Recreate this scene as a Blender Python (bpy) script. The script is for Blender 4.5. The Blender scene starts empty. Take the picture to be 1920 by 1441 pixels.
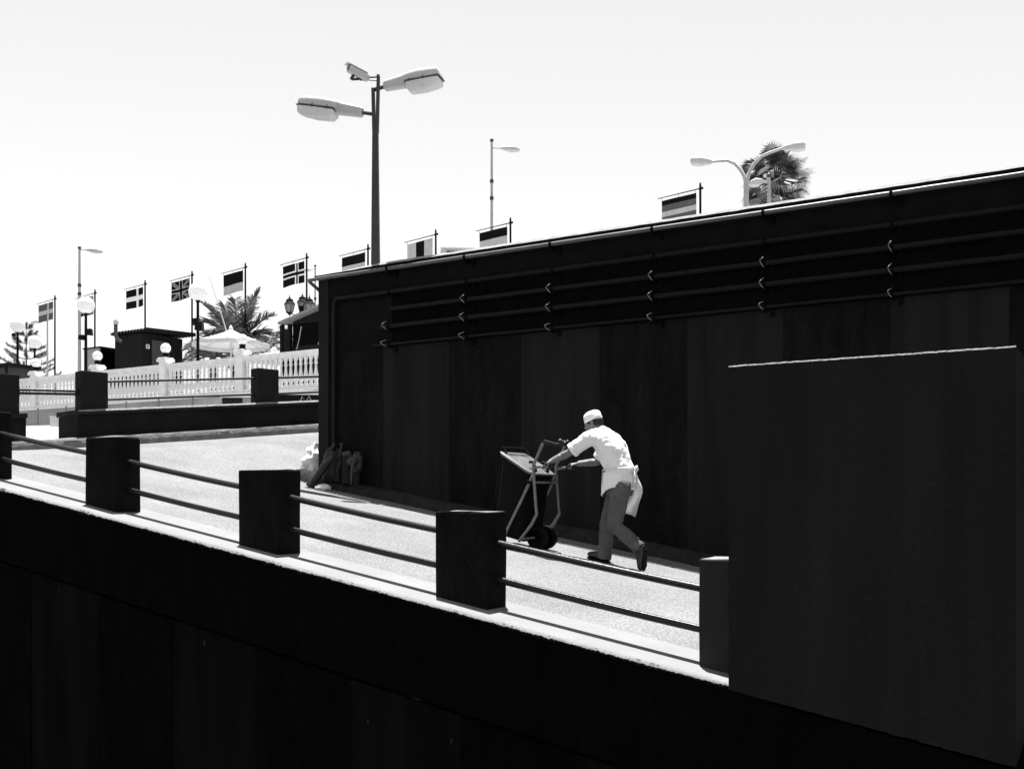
import bpy, bmesh, math, random
from mathutils import Vector, Matrix, noise
random.seed(7)
PI = math.pi
sc = bpy.context.scene
COL = sc.collection

# ------------------------------------------------------------------ camera
EYE = 3.6
cam_d = bpy.data.cameras.new('camera')
cam = bpy.data.objects.new('camera', cam_d)
COL.objects.link(cam)
cam.location = (0, 0, EYE)
cam.rotation_euler = (PI/2, 0, 0)
cam_d.sensor_width = 36.0
cam_d.lens = 35.0
cam_d.shift_y = 0.1091
cam_d.clip_end = 4000
sc.camera = cam

# ------------------------------------------------------------------ frame of the ramp (u = up the road, p = across it, away)
FPX = 35.0/36.0*1920
TH = math.radians(31.06)
U = Vector((-math.cos(TH), math.sin(TH), 0))
P = Vector((math.sin(TH), math.cos(TH), 0))
O = Vector((-0.1835, 7.29, 0))
ROT = -TH                       # local x = down the road, local y = across
SLOPE = 0.163
LEDGE0 = EYE - 0.832
SUN_A, SUN_B = 0.165, 0.13      # shadow shift per metre of height: towards -p, towards -u

# ------------------------------------------------------------------ sky and sun
w = bpy.data.worlds.new('World'); sc.world = w; w.use_nodes = True
nt = w.node_tree; nt.nodes.clear()
sky = nt.nodes.new('ShaderNodeTexSky'); sky.sky_type = 'NISHITA'; sky.sun_disc = False
sdir = (P*SUN_A + U*SUN_B + Vector((0, 0, 1))).normalized()
sky.sun_elevation = math.asin(sdir.z)
sky.sun_rotation = math.atan2(sdir.x, sdir.y)
sky.air_density = 3.0; sky.dust_density = 0.0; sky.ozone_density = 1.0
bw = nt.nodes.new('ShaderNodeRGBToBW')
bg = nt.nodes.new('ShaderNodeBackground'); bg.inputs['Strength'].default_value = 0.05
out = nt.nodes.new('ShaderNodeOutputWorld')
nt.links.new(sky.outputs[0], bw.inputs[0]); nt.links.new(bw.outputs[0], bg.inputs['Color'])
nt.links.new(bg.outputs[0], out.inputs['Surface'])
sun_d = bpy.data.lights.new('sun', 'SUN'); sun_d.energy = 5.0; sun_d.angle = math.radians(0.5)
sun = bpy.data.objects.new('sun', sun_d); COL.objects.link(sun)
sun.location = (0, 0, 40)
sun.rotation_euler = (-sdir).to_track_quat('-Z', 'Y').to_euler()
vs = sc.view_settings
vs.view_transform = 'Standard'; vs.look = 'None'; vs.gamma = 1.0; vs.use_curve_mapping = False
vs.exposure = 1.65
sc.cycles.use_denoising = True
sc.cycles.max_bounces = 5

# ------------------------------------------------------------------ measuring helpers
def KD(d): return 22256 + 3620*d
def RD(s, d, z): return Vector((O.x + s*U.x + d*P.x, O.y + s*U.y + d*P.y, z))
def S_AT(x, d): return (KD(d)/(x + 2140) - O.y - P.y*d)/U.y
def PX(x, y, Y): return Vector(((x - 960)/FPX*Y, Y, EYE + (930 - y)/FPX*Y))
def PD(x, y, d): return PX(x, y, KD(d)/(x + 2140))
def ledge_z(s): return LEDGE0 + SLOPE*s
def sm(t):
    t = max(0.0, min(1.0, t)); return t*t*(3 - 2*t)
# far kerb / far wall frame
A0 = Vector((-7.14, 16.4, 0)); W = Vector((0.741, 0.671, 0)); N = Vector((-0.671, 0.741, 0))
def FW(t, g, z): return A0 + W*t + N*g + Vector((0, 0, EYE + z))
def fw_t(x):
    k = (x - 960)/FPX
    return (k*A0.y - A0.x)/(W.x - k*W.y)
def fkerb(t): return 0.79 + 0.1*t        # road level along the far kerb, above the eye
def road_z(s, d):
    r = ledge_z(s) - 0.04
    q = RD(s, d, 0) - A0
    t, g = q.dot(W), q.dot(N) + 0.14
    k = EYE + fkerb(max(-4, min(7, t))) 
    if g >= 0: return k
    f = sm(1 + g/4.0)
    return r*(1 - f) + k*f

# ------------------------------------------------------------------ materials (all neutral: a black and white photograph)
MATS = {}
def mat(name, v, var=0.15, scale=6.0, rough=0.85, spec=0.2, bump=0.0, bscale=40.0, stretch=(1, 1, 1), fine=0.0, fscale=200.0, transl=0.0, metal=0.0):
    m = bpy.data.materials.new(name); m.use_nodes = True
    t = m.node_tree; b = t.nodes['Principled BSDF']
    b.inputs['Roughness'].default_value = rough
    b.inputs['Specular IOR Level'].default_value = spec
    b.inputs['Metallic'].default_value = metal
    tc = t.nodes.new('ShaderNodeTexCoord')
    mp = t.nodes.new('ShaderNodeMapping'); mp.inputs['Scale'].default_value = stretch
    t.links.new(tc.outputs['Object'], mp.inputs['Vector'])
    n = t.nodes.new('ShaderNodeTexNoise'); n.inputs['Scale'].default_value = scale
    n.inputs['Detail'].default_value = 6; n.inputs['Roughness'].default_value = 0.62
    t.links.new(mp.outputs[0], n.inputs['Vector'])
    r = t.nodes.new('ShaderNodeMapRange')
    r.inputs['From Min'].default_value = 0.28; r.inputs['From Max'].default_value = 0.72
    r.inputs['To Min'].default_value = v*(1 - var); r.inputs['To Max'].default_value = v*(1 + var)
    t.links.new(n.outputs['Fac'], r.inputs['Value'])
    val = r.outputs[0]
    if fine:
        n2 = t.nodes.new('ShaderNodeTexNoise'); n2.inputs['Scale'].default_value = fscale
        n2.inputs['Detail'].default_value = 3
        t.links.new(tc.outputs['Object'], n2.inputs['Vector'])
        r2 = t.nodes.new('ShaderNodeMapRange')
        r2.inputs['From Min'].default_value = 0.3; r2.inputs['From Max'].default_value = 0.7
        r2.inputs['To Min'].default_value = 1 - fine; r2.inputs['To Max'].default_value = 1 + fine
        t.links.new(n2.outputs['Fac'], r2.inputs['Value'])
        mu = t.nodes.new('ShaderNodeMath'); mu.operation = 'MULTIPLY'
        t.links.new(val, mu.inputs[0]); t.links.new(r2.outputs[0], mu.inputs[1]); val = mu.outputs[0]
    t.links.new(val, b.inputs['Base Color'])
    if bump:
        n3 = t.nodes.new('ShaderNodeTexNoise'); n3.inputs['Scale'].default_value = bscale
        n3.inputs['Detail'].default_value = 5
        t.links.new(tc.outputs['Object'], n3.inputs['Vector'])
        bp = t.nodes.new('ShaderNodeBump'); bp.inputs['Strength'].default_value = bump
        bp.inputs['Distance'].default_value = 0.02
        t.links.new(n3.outputs['Fac'], bp.inputs['Height']); t.links.new(bp.outputs[0], b.inputs['Normal'])
    if transl:
        tr = t.nodes.new('ShaderNodeBsdfTranslucent'); t.links.new(val, tr.inputs['Color'])
        mx = t.nodes.new('ShaderNodeMixShader'); mx.inputs[0].default_value = transl
        o = t.nodes['Material Output']
        t.links.new(b.outputs[0], mx.inputs[1]); t.links.new(tr.outputs[0], mx.inputs[2])
        t.links.new(mx.outputs[0], o.inputs['Surface'])
    MATS[name] = m
    return m

mat('asphalt', 0.156, 0.19, 0.8, 0.95, 0.05, 0.7, 60, fine=0.45, fscale=60)
mat('low_asphalt', 0.03, 0.3, 0.8, 0.95, 0.05)
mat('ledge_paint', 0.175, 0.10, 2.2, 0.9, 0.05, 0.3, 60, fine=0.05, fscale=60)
mat('pave', 0.25, 0.12, 2.0, 0.9, 0.05, 0.3, 40)
mat('kerb_stone', 0.022, 0.45, 5.0, 0.95, 0.05, 0.9, 22, fine=0.3, fscale=45)
mat('far_kerb', 0.14, 0.35, 5.0, 0.95, 0.05, 0.8, 22)
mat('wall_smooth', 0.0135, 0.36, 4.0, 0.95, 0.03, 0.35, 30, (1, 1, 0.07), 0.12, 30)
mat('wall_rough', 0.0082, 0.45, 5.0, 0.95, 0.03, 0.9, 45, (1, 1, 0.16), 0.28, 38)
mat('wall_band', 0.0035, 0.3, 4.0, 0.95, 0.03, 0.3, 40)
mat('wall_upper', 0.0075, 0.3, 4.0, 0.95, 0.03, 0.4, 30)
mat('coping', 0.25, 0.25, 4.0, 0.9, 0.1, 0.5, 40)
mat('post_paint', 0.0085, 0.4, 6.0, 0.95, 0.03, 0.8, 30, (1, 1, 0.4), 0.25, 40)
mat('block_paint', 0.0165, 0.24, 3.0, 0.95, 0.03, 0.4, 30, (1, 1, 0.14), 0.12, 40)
mat('lit_edge_concrete', 0.2, 0.35, 14.0, 0.95, 0.05, 0.8, 60)  # pale concrete for edges and tops, sunlight put into the colour
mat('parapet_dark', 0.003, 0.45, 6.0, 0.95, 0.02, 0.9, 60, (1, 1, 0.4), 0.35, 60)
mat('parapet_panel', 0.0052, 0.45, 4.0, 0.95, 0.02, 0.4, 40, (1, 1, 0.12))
mat('rail_paint', 0.011, 0.3, 14.0, 0.36, 0.3, 0.15, 30)
mat('post_pale', 0.032, 0.25, 3.0, 0.95, 0.03, 0.4, 35, (1, 1, 0.5))
mat('pipe_grey', 0.075, 0.2, 6.0, 0.45, 0.4, 0.1, 60)
mat('pipe_dark', 0.0045, 0.3, 6.0, 0.5, 0.12)
mat('clamp', 0.3, 0.1, 10, 0.35, 0.6)
mat('black_iron', 0.006, 0.2, 8, 0.7, 0.08)
mat('far_post', 0.016, 0.2, 4.0, 0.95, 0.05, 0.4, 30)
mat('far_wall', 0.0115, 0.3, 3.0, 0.95, 0.05, 0.5, 30)
mat('far_cap', 0.02, 0.3, 3.0, 0.95, 0.05, 0.5, 30)
mat('white_concrete', 0.76, 0.12, 6.0, 0.9, 0.1, 0.3, 30)
mat('terrace', 0.22, 0.2, 1.0, 0.95, 0.05)
mat('retaining', 0.36, 0.25, 1.3, 0.95, 0.05, 0.4, 12)
mat('slope_ground', 0.2, 0.3, 1.3, 0.95, 0.05, 0.4, 12)
mat('wire', 0.2, 0.2, 8, 0.5, 0.3)
mat('globe', 0.78, 0.02, 3.0, 0.3, 0.4, transl=0.5)
mat('lamp_grey', 0.5, 0.1, 5.0, 0.5, 0.4)
mat('lamp_white', 0.62, 0.1, 5.0, 0.5, 0.4)
mat('lamp_pole', 0.045, 0.2, 5.0, 0.6, 0.3)
mat('thin_pole', 0.38, 0.15, 5.0, 0.55, 0.3)
mat('refractor', 0.9, 0.1, 8.0, 0.25, 0.5, 0.5, 90, transl=0.45)
mat('flag_dark', 0.006, 0.2, 8.0, 0.9, 0.1)
mat('flag_mid', 0.09, 0.15, 8.0, 0.9, 0.1, transl=0.2)
mat('flag_grey', 0.42, 0.15, 8.0, 0.9, 0.1, transl=0.2)
mat('flag_light', 0.7, 0.08, 8.0, 0.9, 0.1, transl=0.3)
mat('hut_wood', 0.012, 0.35, 3.0, 0.9, 0.1, 0.5, 20, (1, 1, 8))
mat('shed_wood', 0.014, 0.35, 5.0, 0.9, 0.1, 0.5, 20, (8, 8, 0.6))
mat('shed_door', 0.065, 0.2, 3.0, 0.8, 0.2)
mat('roof_grey', 0.22, 0.25, 6.0, 0.8, 0.2)
mat('dark_void', 0.004, 0.2, 6.0, 0.95, 0.02)
mat('pale_wall', 0.35, 0.12, 3.0, 0.9, 0.1)
mat('canvas', 0.62, 0.05, 5.0, 0.9, 0.1, 0.2, 20, transl=0.07)
mat('palm_leaf', 0.1, 0.5, 1.5, 0.45, 0.5, transl=0.15)
mat('fan_leaf', 0.035, 0.6, 1.2, 0.5, 0.5, transl=0.15)
mat('dry_lit_leaf', 0.5, 0.5, 2.5, 0.8, 0.2, transl=0.2)  # dead leaves, and sunlit flecks painted as pale leaves
mat('bark', 0.07, 0.4, 9.0, 0.95, 0.05, 0.9, 14)
mat('pine_leaf', 0.14, 0.4, 2.0, 0.8, 0.2)
mat('lantern_glass', 0.45, 0.1, 6.0, 0.3, 0.4, transl=0.5)
mat('skin', 0.13, 0.15, 9.0, 0.55, 0.35, 0.1, 80)
mat('shirt', 0.74, 0.06, 8.0, 0.9, 0.1, 0.55, 22, (1, 1, 0.5))
mat('apron', 0.80, 0.05, 8.0, 0.9, 0.1, 0.5, 26, transl=0.3)
mat('trousers', 0.088, 0.25, 7.0, 0.9, 0.1, 0.7, 28, fine=0.15, fscale=120)
mat('shoe', 0.010, 0.2, 9.0, 0.45, 0.5)
mat('hair', 0.016, 0.3, 40.0, 0.8, 0.2)
mat('cap', 0.76, 0.05, 9.0, 0.9, 0.1, 0.5, 40)
mat('bin_black', 0.003, 0.25, 6.0, 0.6, 0.06)
mat('bin_lid', 0.095, 0.4, 9.0, 0.5, 0.4, 0.15, 30)
mat('rubber', 0.007, 0.2, 9.0, 0.9, 0.1)
mat('steel_tube', 0.12, 0.35, 12.0, 0.4, 0.5)
mat('grip', 0.02, 0.2, 9.0, 0.7, 0.2)
mat('sack_white', 0.6, 0.12, 8.0, 0.6, 0.3, 0.6, 16)
mat('sack_dark', 0.006, 0.3, 8.0, 0.5, 0.4, 0.6, 16)
mat('card', 0.018, 0.25, 8.0, 0.9, 0.1, 0.3, 30)
mat('crumple', 0.05, 0.4, 14.0, 0.7, 0.2, 0.9, 30)

# ------------------------------------------------------------------ mesh builder
class MB:
    def __init__(s): s.v = []; s.f = []; s.m = []
    def add(s, vs, fs, mi=0):
        n = len(s.v); s.v += [Vector(v) for v in vs]
        for f in fs: s.f.append([i + n for i in f]); s.m.append(mi)
        return s
    def box(s, x0, x1, y0, y1, z0, z1, mi=0, ch=0.0):
        if ch <= 0:
            v = [(x0,y0,z0),(x1,y0,z0),(x1,y1,z0),(x0,y1,z0),(x0,y0,z1),(x1,y0,z1),(x1,y1,z1),(x0,y1,z1)]
            return s.add(v, [(3,2,1,0),(4,5,6,7),(0,1,5,4),(1,2,6,5),(2,3,7,6),(3,0,4,7)], mi)
        b = bmesh.new(); bmesh.ops.create_cube(b, size=1)
        for q in b.verts: q.co = Vector(((x0+x1)/2 + q.co.x*(x1-x0), (y0+y1)/2 + q.co.y*(y1-y0), (z0+z1)/2 + q.co.z*(z1-z0)))
        bmesh.ops.bevel(b, geom=b.edges[:], offset=ch, segments=2, affect='EDGES', profile=0.5)
        b.verts.index_update()
        s.add([q.co.copy() for q in b.verts], [[q.index for q in f.verts] for f in b.faces], mi); b.free(); return s
    def hexa(s, pts, mi=0):            # 8 points: bottom ring then top ring
        return s.add(pts, [(3,2,1,0),(4,5,6,7),(0,1,5,4),(1,2,6,5),(2,3,7,6),(3,0,4,7)], mi)
    def prism(s, ring0, ring1, mi=0):
        n = len(ring0)
        return s.add(list(ring0) + list(ring1), [list(range(n))[::-1], list(range(n, 2*n))] + [(i, (i+1) % n, n + (i+1) % n, n + i) for i in range(n)], mi)
    def loft(s, rings, cap=True, mi=0, closed=True):
        n = len(rings[0]); v = [q for r in rings for q in r]; f = []
        for k in range(len(rings) - 1):
            for i in range(n if closed else n - 1):
                j = (i + 1) % n
                f.append((k*n + i, k*n + j, (k+1)*n + j, (k+1)*n + i))
        if cap and closed:
            f.append(list(range(n))[::-1]); f.append([(len(rings) - 1)*n + i for i in range(n)])
        return s.add(v, f, mi)
    def tube(s, pts, r, seg=8, mi=0, cap=True):
        pts = [Vector(q) for q in pts]
        if not isinstance(r, (list, tuple)): r = [r]*len(pts)
        rings = []; prev = None
        for i, q in enumerate(pts):
            d = (pts[min(i+1, len(pts)-1)] - pts[max(i-1, 0)])
            d = d.normalized() if d.length > 1e-9 else Vector((0,0,1))
            if prev is None:
                a = d.cross(Vector((0,0,1)))
                if a.length < 1e-3: a = d.cross(Vector((1,0,0)))
            else: a = prev - d*prev.dot(d)
            a.normalize(); b = d.cross(a); prev = a
            rings.append([q + (a*math.cos(2*PI*k/seg) + b*math.sin(2*PI*k/seg))*r[i] for k in range(seg)])
        return s.loft(rings, cap, mi)
    def lathe(s, c, prof, seg=12, mi=0, cap=True):   # prof: (radius, z)
        c = Vector(c)
        return s.loft([[c + Vector((r*math.cos(2*PI*k/seg), r*math.sin(2*PI*k/seg), z)) for k in range(seg)] for r, z in prof], cap, mi)
    def ball(s, c, r, seg=16, rings=10, mi=0, sc3=(1,1,1)):
        c = Vector(c); R = []
        for i in range(rings + 1):
            a = -PI/2 + PI*i/rings; q = max(math.cos(a), 0.02)
            R.append([c + Vector((r*sc3[0]*q*math.cos(2*PI*k/seg), r*sc3[1]*q*math.sin(2*PI*k/seg), r*sc3[2]*math.sin(a))) for k in range(seg)])
        return s.loft(R, True, mi)
    def build(s, name, mats, parent=None, world=False, smooth=False, kind=None):
        me = bpy.data.meshes.new(name)
        vs = s.v
        if world and parent is not None:
            inv = rootm(parent).inverted(); vs = [inv @ v for v in vs]
        me.from_pydata([tuple(v) for v in vs], [], s.f); me.update()
        if isinstance(mats, str): mats = [mats]
        for q in mats: me.materials.append(MATS[q])
        if len(mats) > 1: me.polygons.foreach_set('material_index', s.m)
        if smooth is True: me.polygons.foreach_set('use_smooth', [True]*len(me.polygons))
        elif smooth:
            me.polygons.foreach_set('use_smooth', [True]*len(me.polygons)); me.set_sharp_from_angle(angle=math.radians(smooth))
        o = bpy.data.objects.new(name, me); COL.objects.link(o)
        if parent is not None: o.parent = parent
        if kind: o['kind'] = kind
        return o
ROOTS = {}
def rootm(o):
    while o.name not in ROOTS: o = o.parent
    return ROOTS[o.name]
def tag(o, label=None, cat=None, group=None, kind=None):
    if label: o['label'] = label
    if cat: o['category'] = cat
    if group: o['group'] = group
    if kind: o['kind'] = kind
    return o
def thing(name, label, cat, loc, rz=0.0, group=None):
    o = bpy.data.objects.new(name, None); COL.objects.link(o)
    o.empty_display_size = 0.2
    o.location = loc; o.rotation_euler = (0, 0, rz)
    ROOTS[o.name] = Matrix.Translation(Vector(loc)) @ Matrix.Rotation(rz, 4, 'Z')
    return tag(o, label, cat, group)
KIDS = lambda o: [c for c in bpy.data.objects if c.parent == o]
def copy_tree(o, parent=None, loc=None, label=None):
    c = o.copy(); COL.objects.link(c)
    if parent is not None: c.parent = parent
    for ch in KIDS(o): copy_tree(ch, c)
    if loc is not None: c.location = loc
    if label: c['label'] = label
    return c
def nz(v, sc_=1.0): return noise.noise(Vector(v)*sc_)

# ================================================================== SETTING
g = MB(); g.add([(-900,-900,0),(900,-900,0),(900,1500,0),(-900,1500,0)], [(0,1,2,3)])
tag(g.build('ground', 'low_asphalt'), kind='structure')

# road up the ramp and into the junction
m = MB(); ss = [-10 + 0.4*i for i in range(74)]; dd = [0.44 + 0.35*i for i in range(27)]
nd = len(dd)
vs_ = []
for s in ss:
    for d in dd:
        q = RD(s, d, 0); z = road_z(s, d) + 0.006*nz((s, d, 0), 0.9)
        vs_.append((q.x, q.y, z))
m.add(vs_, [(i*nd + j, i*nd + j + 1, (i+1)*nd + j + 1, (i+1)*nd + j) for i in range(len(ss)-1) for j in range(nd-1)])
for f in m.f: f.reverse()
tag(m.build('road', 'asphalt', smooth=True), kind='structure')

# far pavement behind its kerb and the bank behind
m = MB(); T0, T1 = -8.0, 9.0; n = 60
rows = []
for i in range(n + 1):
    t = T0 + (T1 - T0)*i/n; k = fkerb(max(-4, min(7, t)))
    rows.append([FW(t, -0.02, k + 0.17), FW(t, 1.6, k + 0.22), FW(t, 3.2, k + 0.5), FW(t, 16.0, 2.0)])
v = [q for r in rows for q in r]
m.add(v, [(i*4 + j, (i+1)*4 + j, (i+1)*4 + j + 1, i*4 + j + 1) for i in range(n) for j in range(3)])
m.m = [1 if k % 3 == 2 else 0 for k in range(len(m.m))]
tag(m.build('pavement', ['pave', 'slope_ground']), kind='structure')
m = MB(); rows = []
n = 170
for i in range(n + 1):
    t = T0 + (T1 - T0)*i/n; k = fkerb(max(-4, min(7, t))); j = 0.012*nz((t, 0, 3), 3.0)
    rows.append([FW(t, -0.16, k - 0.1), FW(t, -0.15, k + 0.13 + j), FW(t, -0.12 + j, k + 0.165 + j), FW(t, 0.0, k + 0.178 + j)])
m.loft([[r[q] for q in range(4)] for r in rows], False, 0, False)
for f in m.f: f.reverse()
tag(m.build('far_kerb', 'far_kerb', smooth=40), kind='structure')

# rough kerb under the back wall
KERB_D = 5.05
m = MB(); rows = []
for i in range(420):
    s = -8 + i*0.0355
    if s > 6.75: break
    z = road_z(s, KERB_D)
    j1, j2, j3 = 0.035*nz((s, 1, 0), 2.2) + 0.014*nz((s, 5, 0), 11), 0.03*nz((s, 2, 0), 1.7) + 0.014*nz((s, 6, 0), 13), 0.02*nz((s, 3, 0), 2.5)
    rows.append([RD(s, KERB_D - 0.02 + j1, z - 0.06), RD(s, KERB_D + 0.03 + j1, z + 0.07 + j2), RD(s, KERB_D + 0.1 + j1, z + 0.13 + j2),
                 RD(s, KERB_D + 0.2 + j3, z + 0.145 + j3), RD(s, 5.35, z + 0.15)])
m.loft(rows, False, 0, False)
for f in m.f: f.reverse()
tag(m.build('kerb', 'kerb_stone', smooth=True), kind='structure')

# raised ground behind the back wall and the terrace behind the balustrade
TZ = EYE + 2.62
m = MB()
def slab(mb, s0, s1, d0, d1, z):
    pts = [RD(s1, d0, 0), RD(s0, d0, 0), RD(s0, d1, 0), RD(s1, d1, 0)]
    mb.hexa([(q.x, q.y, 0.0) for q in pts] + [(q.x, q.y, z) for q in pts])
slab(m, -45, 6.1, 5.63, 12.15, TZ - 0.1)
tag(m.build('raised_ground', 'terrace'), kind='structure')
m = MB(); slab(m, -45, 70, 12.15, 90, TZ)
tag(m.build('terrace', 'terrace'), kind='structure')

# ================================================================== BACK WALL
WD = 5.30
WTOP = EYE + 0.1497*KD(WD)/FPX - 0.012
S_END = S_AT(598, WD)
bw_ = thing('retaining_wall', 'tall dark striped retaining wall running along the far side of the ramp', 'wall', RD(0, WD, road_z(0, WD)), ROT)
def wl(s, d, z): return RD(s, d, z)
PANEL_TOP = EYE + 0.0975*KD(WD)/FPX
BAND_TOP = EYE + 0.131*KD(WD)/FPX
COPE0 = WTOP
edges = [S_END]
x0s = S_AT(718, WD); PW = 1.17
edges.append(x0s)
while edges[-1] > -8: edges.append(edges[-1] - PW)
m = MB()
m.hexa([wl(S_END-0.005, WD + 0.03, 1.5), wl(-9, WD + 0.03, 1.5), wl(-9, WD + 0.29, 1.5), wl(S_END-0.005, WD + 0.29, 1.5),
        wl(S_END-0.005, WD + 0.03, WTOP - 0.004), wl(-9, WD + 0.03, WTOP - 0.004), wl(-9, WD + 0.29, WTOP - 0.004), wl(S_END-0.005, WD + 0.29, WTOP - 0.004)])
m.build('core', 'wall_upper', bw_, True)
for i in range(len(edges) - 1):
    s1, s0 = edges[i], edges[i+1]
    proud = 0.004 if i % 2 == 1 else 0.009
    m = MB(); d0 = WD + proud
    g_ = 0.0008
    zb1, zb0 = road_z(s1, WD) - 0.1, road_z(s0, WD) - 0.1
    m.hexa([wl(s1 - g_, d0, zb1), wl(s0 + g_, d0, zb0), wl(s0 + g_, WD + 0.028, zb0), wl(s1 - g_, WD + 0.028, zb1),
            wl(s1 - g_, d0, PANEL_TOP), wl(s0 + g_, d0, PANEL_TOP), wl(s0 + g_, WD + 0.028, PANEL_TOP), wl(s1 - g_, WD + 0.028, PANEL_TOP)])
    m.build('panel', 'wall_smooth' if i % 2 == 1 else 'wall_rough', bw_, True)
s1, s0 = S_END - 0.004, S_AT(617, WD)
m = MB(); m.hexa([wl(s1, WD - .012, road_z(s1, WD) - .1), wl(s0, WD - .012, road_z(s0, WD) - .1), wl(s0, WD + .007, road_z(s0, WD) - .1), wl(s1, WD + .007, road_z(s1, WD) - .1), wl(s1, WD - .012, WTOP - .01), wl(s0, WD - .012, WTOP - .01), wl(s0, WD + .007, WTOP - .01), wl(s1, WD + .007, WTOP - .01)])
m.build('corner_strip', 'block_paint', bw_, True)
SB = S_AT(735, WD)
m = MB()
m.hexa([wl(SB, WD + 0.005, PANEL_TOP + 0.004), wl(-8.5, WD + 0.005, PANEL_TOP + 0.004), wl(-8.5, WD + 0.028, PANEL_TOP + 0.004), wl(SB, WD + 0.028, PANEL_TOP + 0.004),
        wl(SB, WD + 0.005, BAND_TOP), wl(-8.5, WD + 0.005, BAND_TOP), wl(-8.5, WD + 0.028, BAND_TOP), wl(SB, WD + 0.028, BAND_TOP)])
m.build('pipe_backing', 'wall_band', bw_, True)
m = MB()
m.hexa([wl(S_END, WD + 0.008, PANEL_TOP + 0.003), wl(SB + 0.003, WD + 0.008, PANEL_TOP + 0.003), wl(SB + 0.003, WD + 0.028, PANEL_TOP + 0.003), wl(S_END, WD + 0.028, PANEL_TOP + 0.003),
        wl(S_END, WD + 0.008, WTOP - 0.002), wl(SB + 0.003, WD + 0.008, WTOP - 0.002), wl(SB + 0.003, WD + 0.028, WTOP - 0.002), wl(S_END, WD + 0.028, WTOP - 0.002)])
m.hexa([wl(SB, WD + 0.008, BAND_TOP + 0.003), wl(-8.5, WD + 0.008, BAND_TOP + 0.003), wl(-8.5, WD + 0.028, BAND_TOP + 0.003), wl(SB, WD + 0.028, BAND_TOP + 0.003),
        wl(SB, WD + 0.008, WTOP - 0.002), wl(-8.5, WD + 0.008, WTOP - 0.002), wl(-8.5, WD + 0.028, WTOP - 0.002), wl(SB, WD + 0.028, WTOP - 0.002)])
m.build('render_strip', 'wall_upper', bw_, True)
# weathered coping with a sloping lit front
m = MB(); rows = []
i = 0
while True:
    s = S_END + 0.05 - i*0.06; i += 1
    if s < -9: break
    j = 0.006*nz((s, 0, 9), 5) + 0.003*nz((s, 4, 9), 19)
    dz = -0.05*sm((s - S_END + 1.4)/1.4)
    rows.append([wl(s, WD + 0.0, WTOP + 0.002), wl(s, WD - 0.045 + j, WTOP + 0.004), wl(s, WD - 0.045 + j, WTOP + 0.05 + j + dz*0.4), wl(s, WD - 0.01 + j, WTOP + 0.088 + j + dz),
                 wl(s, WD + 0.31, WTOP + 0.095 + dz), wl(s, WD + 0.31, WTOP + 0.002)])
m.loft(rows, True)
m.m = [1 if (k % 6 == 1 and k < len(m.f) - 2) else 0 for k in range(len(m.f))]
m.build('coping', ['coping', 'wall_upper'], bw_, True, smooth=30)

# pipes with their clamps
clamp_x = [735, 880, 1040, 1230, 1437, 1675]
clamp_s = [S_AT(q, WD) for q in clamp_x]
clamp_s += [clamp_s[-1] - 1.427*k for k in (1, 2, 3)]
def pipe(label, ratio, xs, r, off, clamp_out, mt, clampm, end_extra=None):
    z = EYE + ratio*KD(WD - off)/FPX; d = WD - off
    s0 = S_AT(xs, d)
    t = thing('wall_pipe', label, 'pipe', RD(s0, d, z), ROT, 'pipes clamped along the striped wall')
    m = MB(); pts = [RD(s0 - 0.35*k, d, z + 0.004*nz((k, ratio*99, 0), 0.8)) for k in range(int((s0 + 9)/0.35) + 1)]
    if end_extra: pts = end_extra(s0, d, z) + pts
    m.tube(pts, r, 12); m.build('pipe', mt, t, True, smooth=50)
    for s in clamp_s:
        if s > s0 - 0.04: continue
        m = MB()
        c0, c1 = RD(s - 0.016, d, z), RD(s + 0.016, d, z)
        m.tube([c0, c1], r + 0.008, 14)
        # bracket foot back to the wall
        m.hexa([RD(s + 0.02, d + 0.01, z - r - 0.035), RD(s - 0.02, d + 0.01, z - r - 0.035), RD(s - 0.02, WD + 0.004, z - r - 0.035), RD(s + 0.02, WD + 0.004, z - r - 0.035),
                RD(s + 0.02, d + 0.01, z - r), RD(s - 0.02, d + 0.01, z - r), RD(s - 0.02, WD + 0.004, z - r), RD(s + 0.02, WD + 0.004, z - r)])
        m.hexa([RD(s - 0.06, WD - 0.02, z - r - 0.09), RD(s - 0.10, WD - 0.02, z - r - 0.09), RD(s - 0.10, WD + 0.004, z - r - 0.09), RD(s - 0.06, WD + 0.004, z - r - 0.09),
                RD(s - 0.06, WD - 0.02, z - r), RD(s - 0.10, WD - 0.02, z - r), RD(s - 0.10, WD + 0.004, z - r), RD(s - 0.06, WD + 0.004, z - r)])
        o = m.build('pipe_clamp', 'dark_void', t, True)
        if clamp_out:
            # the two bent lips of the clamp stand out far enough to catch the sun
            m = MB(); sg = 1
            for sgn in (1, -1):
                p0, p1, p2 = (d - clamp_out*0.5, z + sgn*(r + 0.026)), (d - clamp_out*0.72, z + sgn*0.03), (d - clamp_out, z + sgn*0.006)
                m.tube([RD(s - 0.01, p0[0], p0[1]), RD(s + 0.005, p1[0], p1[1]), RD(s + 0.01, p2[0], p2[1])], [0.003, 0.0055, 0.004], 6)
            m.build('clamp_lip', 'clamp', o, True)
    return t
def gutter_end(s0, d, z):
    return [RD(s0 - 0.02, d + 0.34, z - 0.20), RD(s0 + 0.03, d + 0.22, z - 0.13), RD(s0 + 0.07, d + 0.10, z - 0.05), RD(s0 + 0.075, d + 0.03, z - 0.015), RD(s0 + 0.05, d, z)]
pipe('topmost sunlit grey pipe just under the wall coping', 0.1488, 585, 0.027, 0.105, 0, 'pipe_grey', 'pipe_dark', gutter_end)
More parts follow.
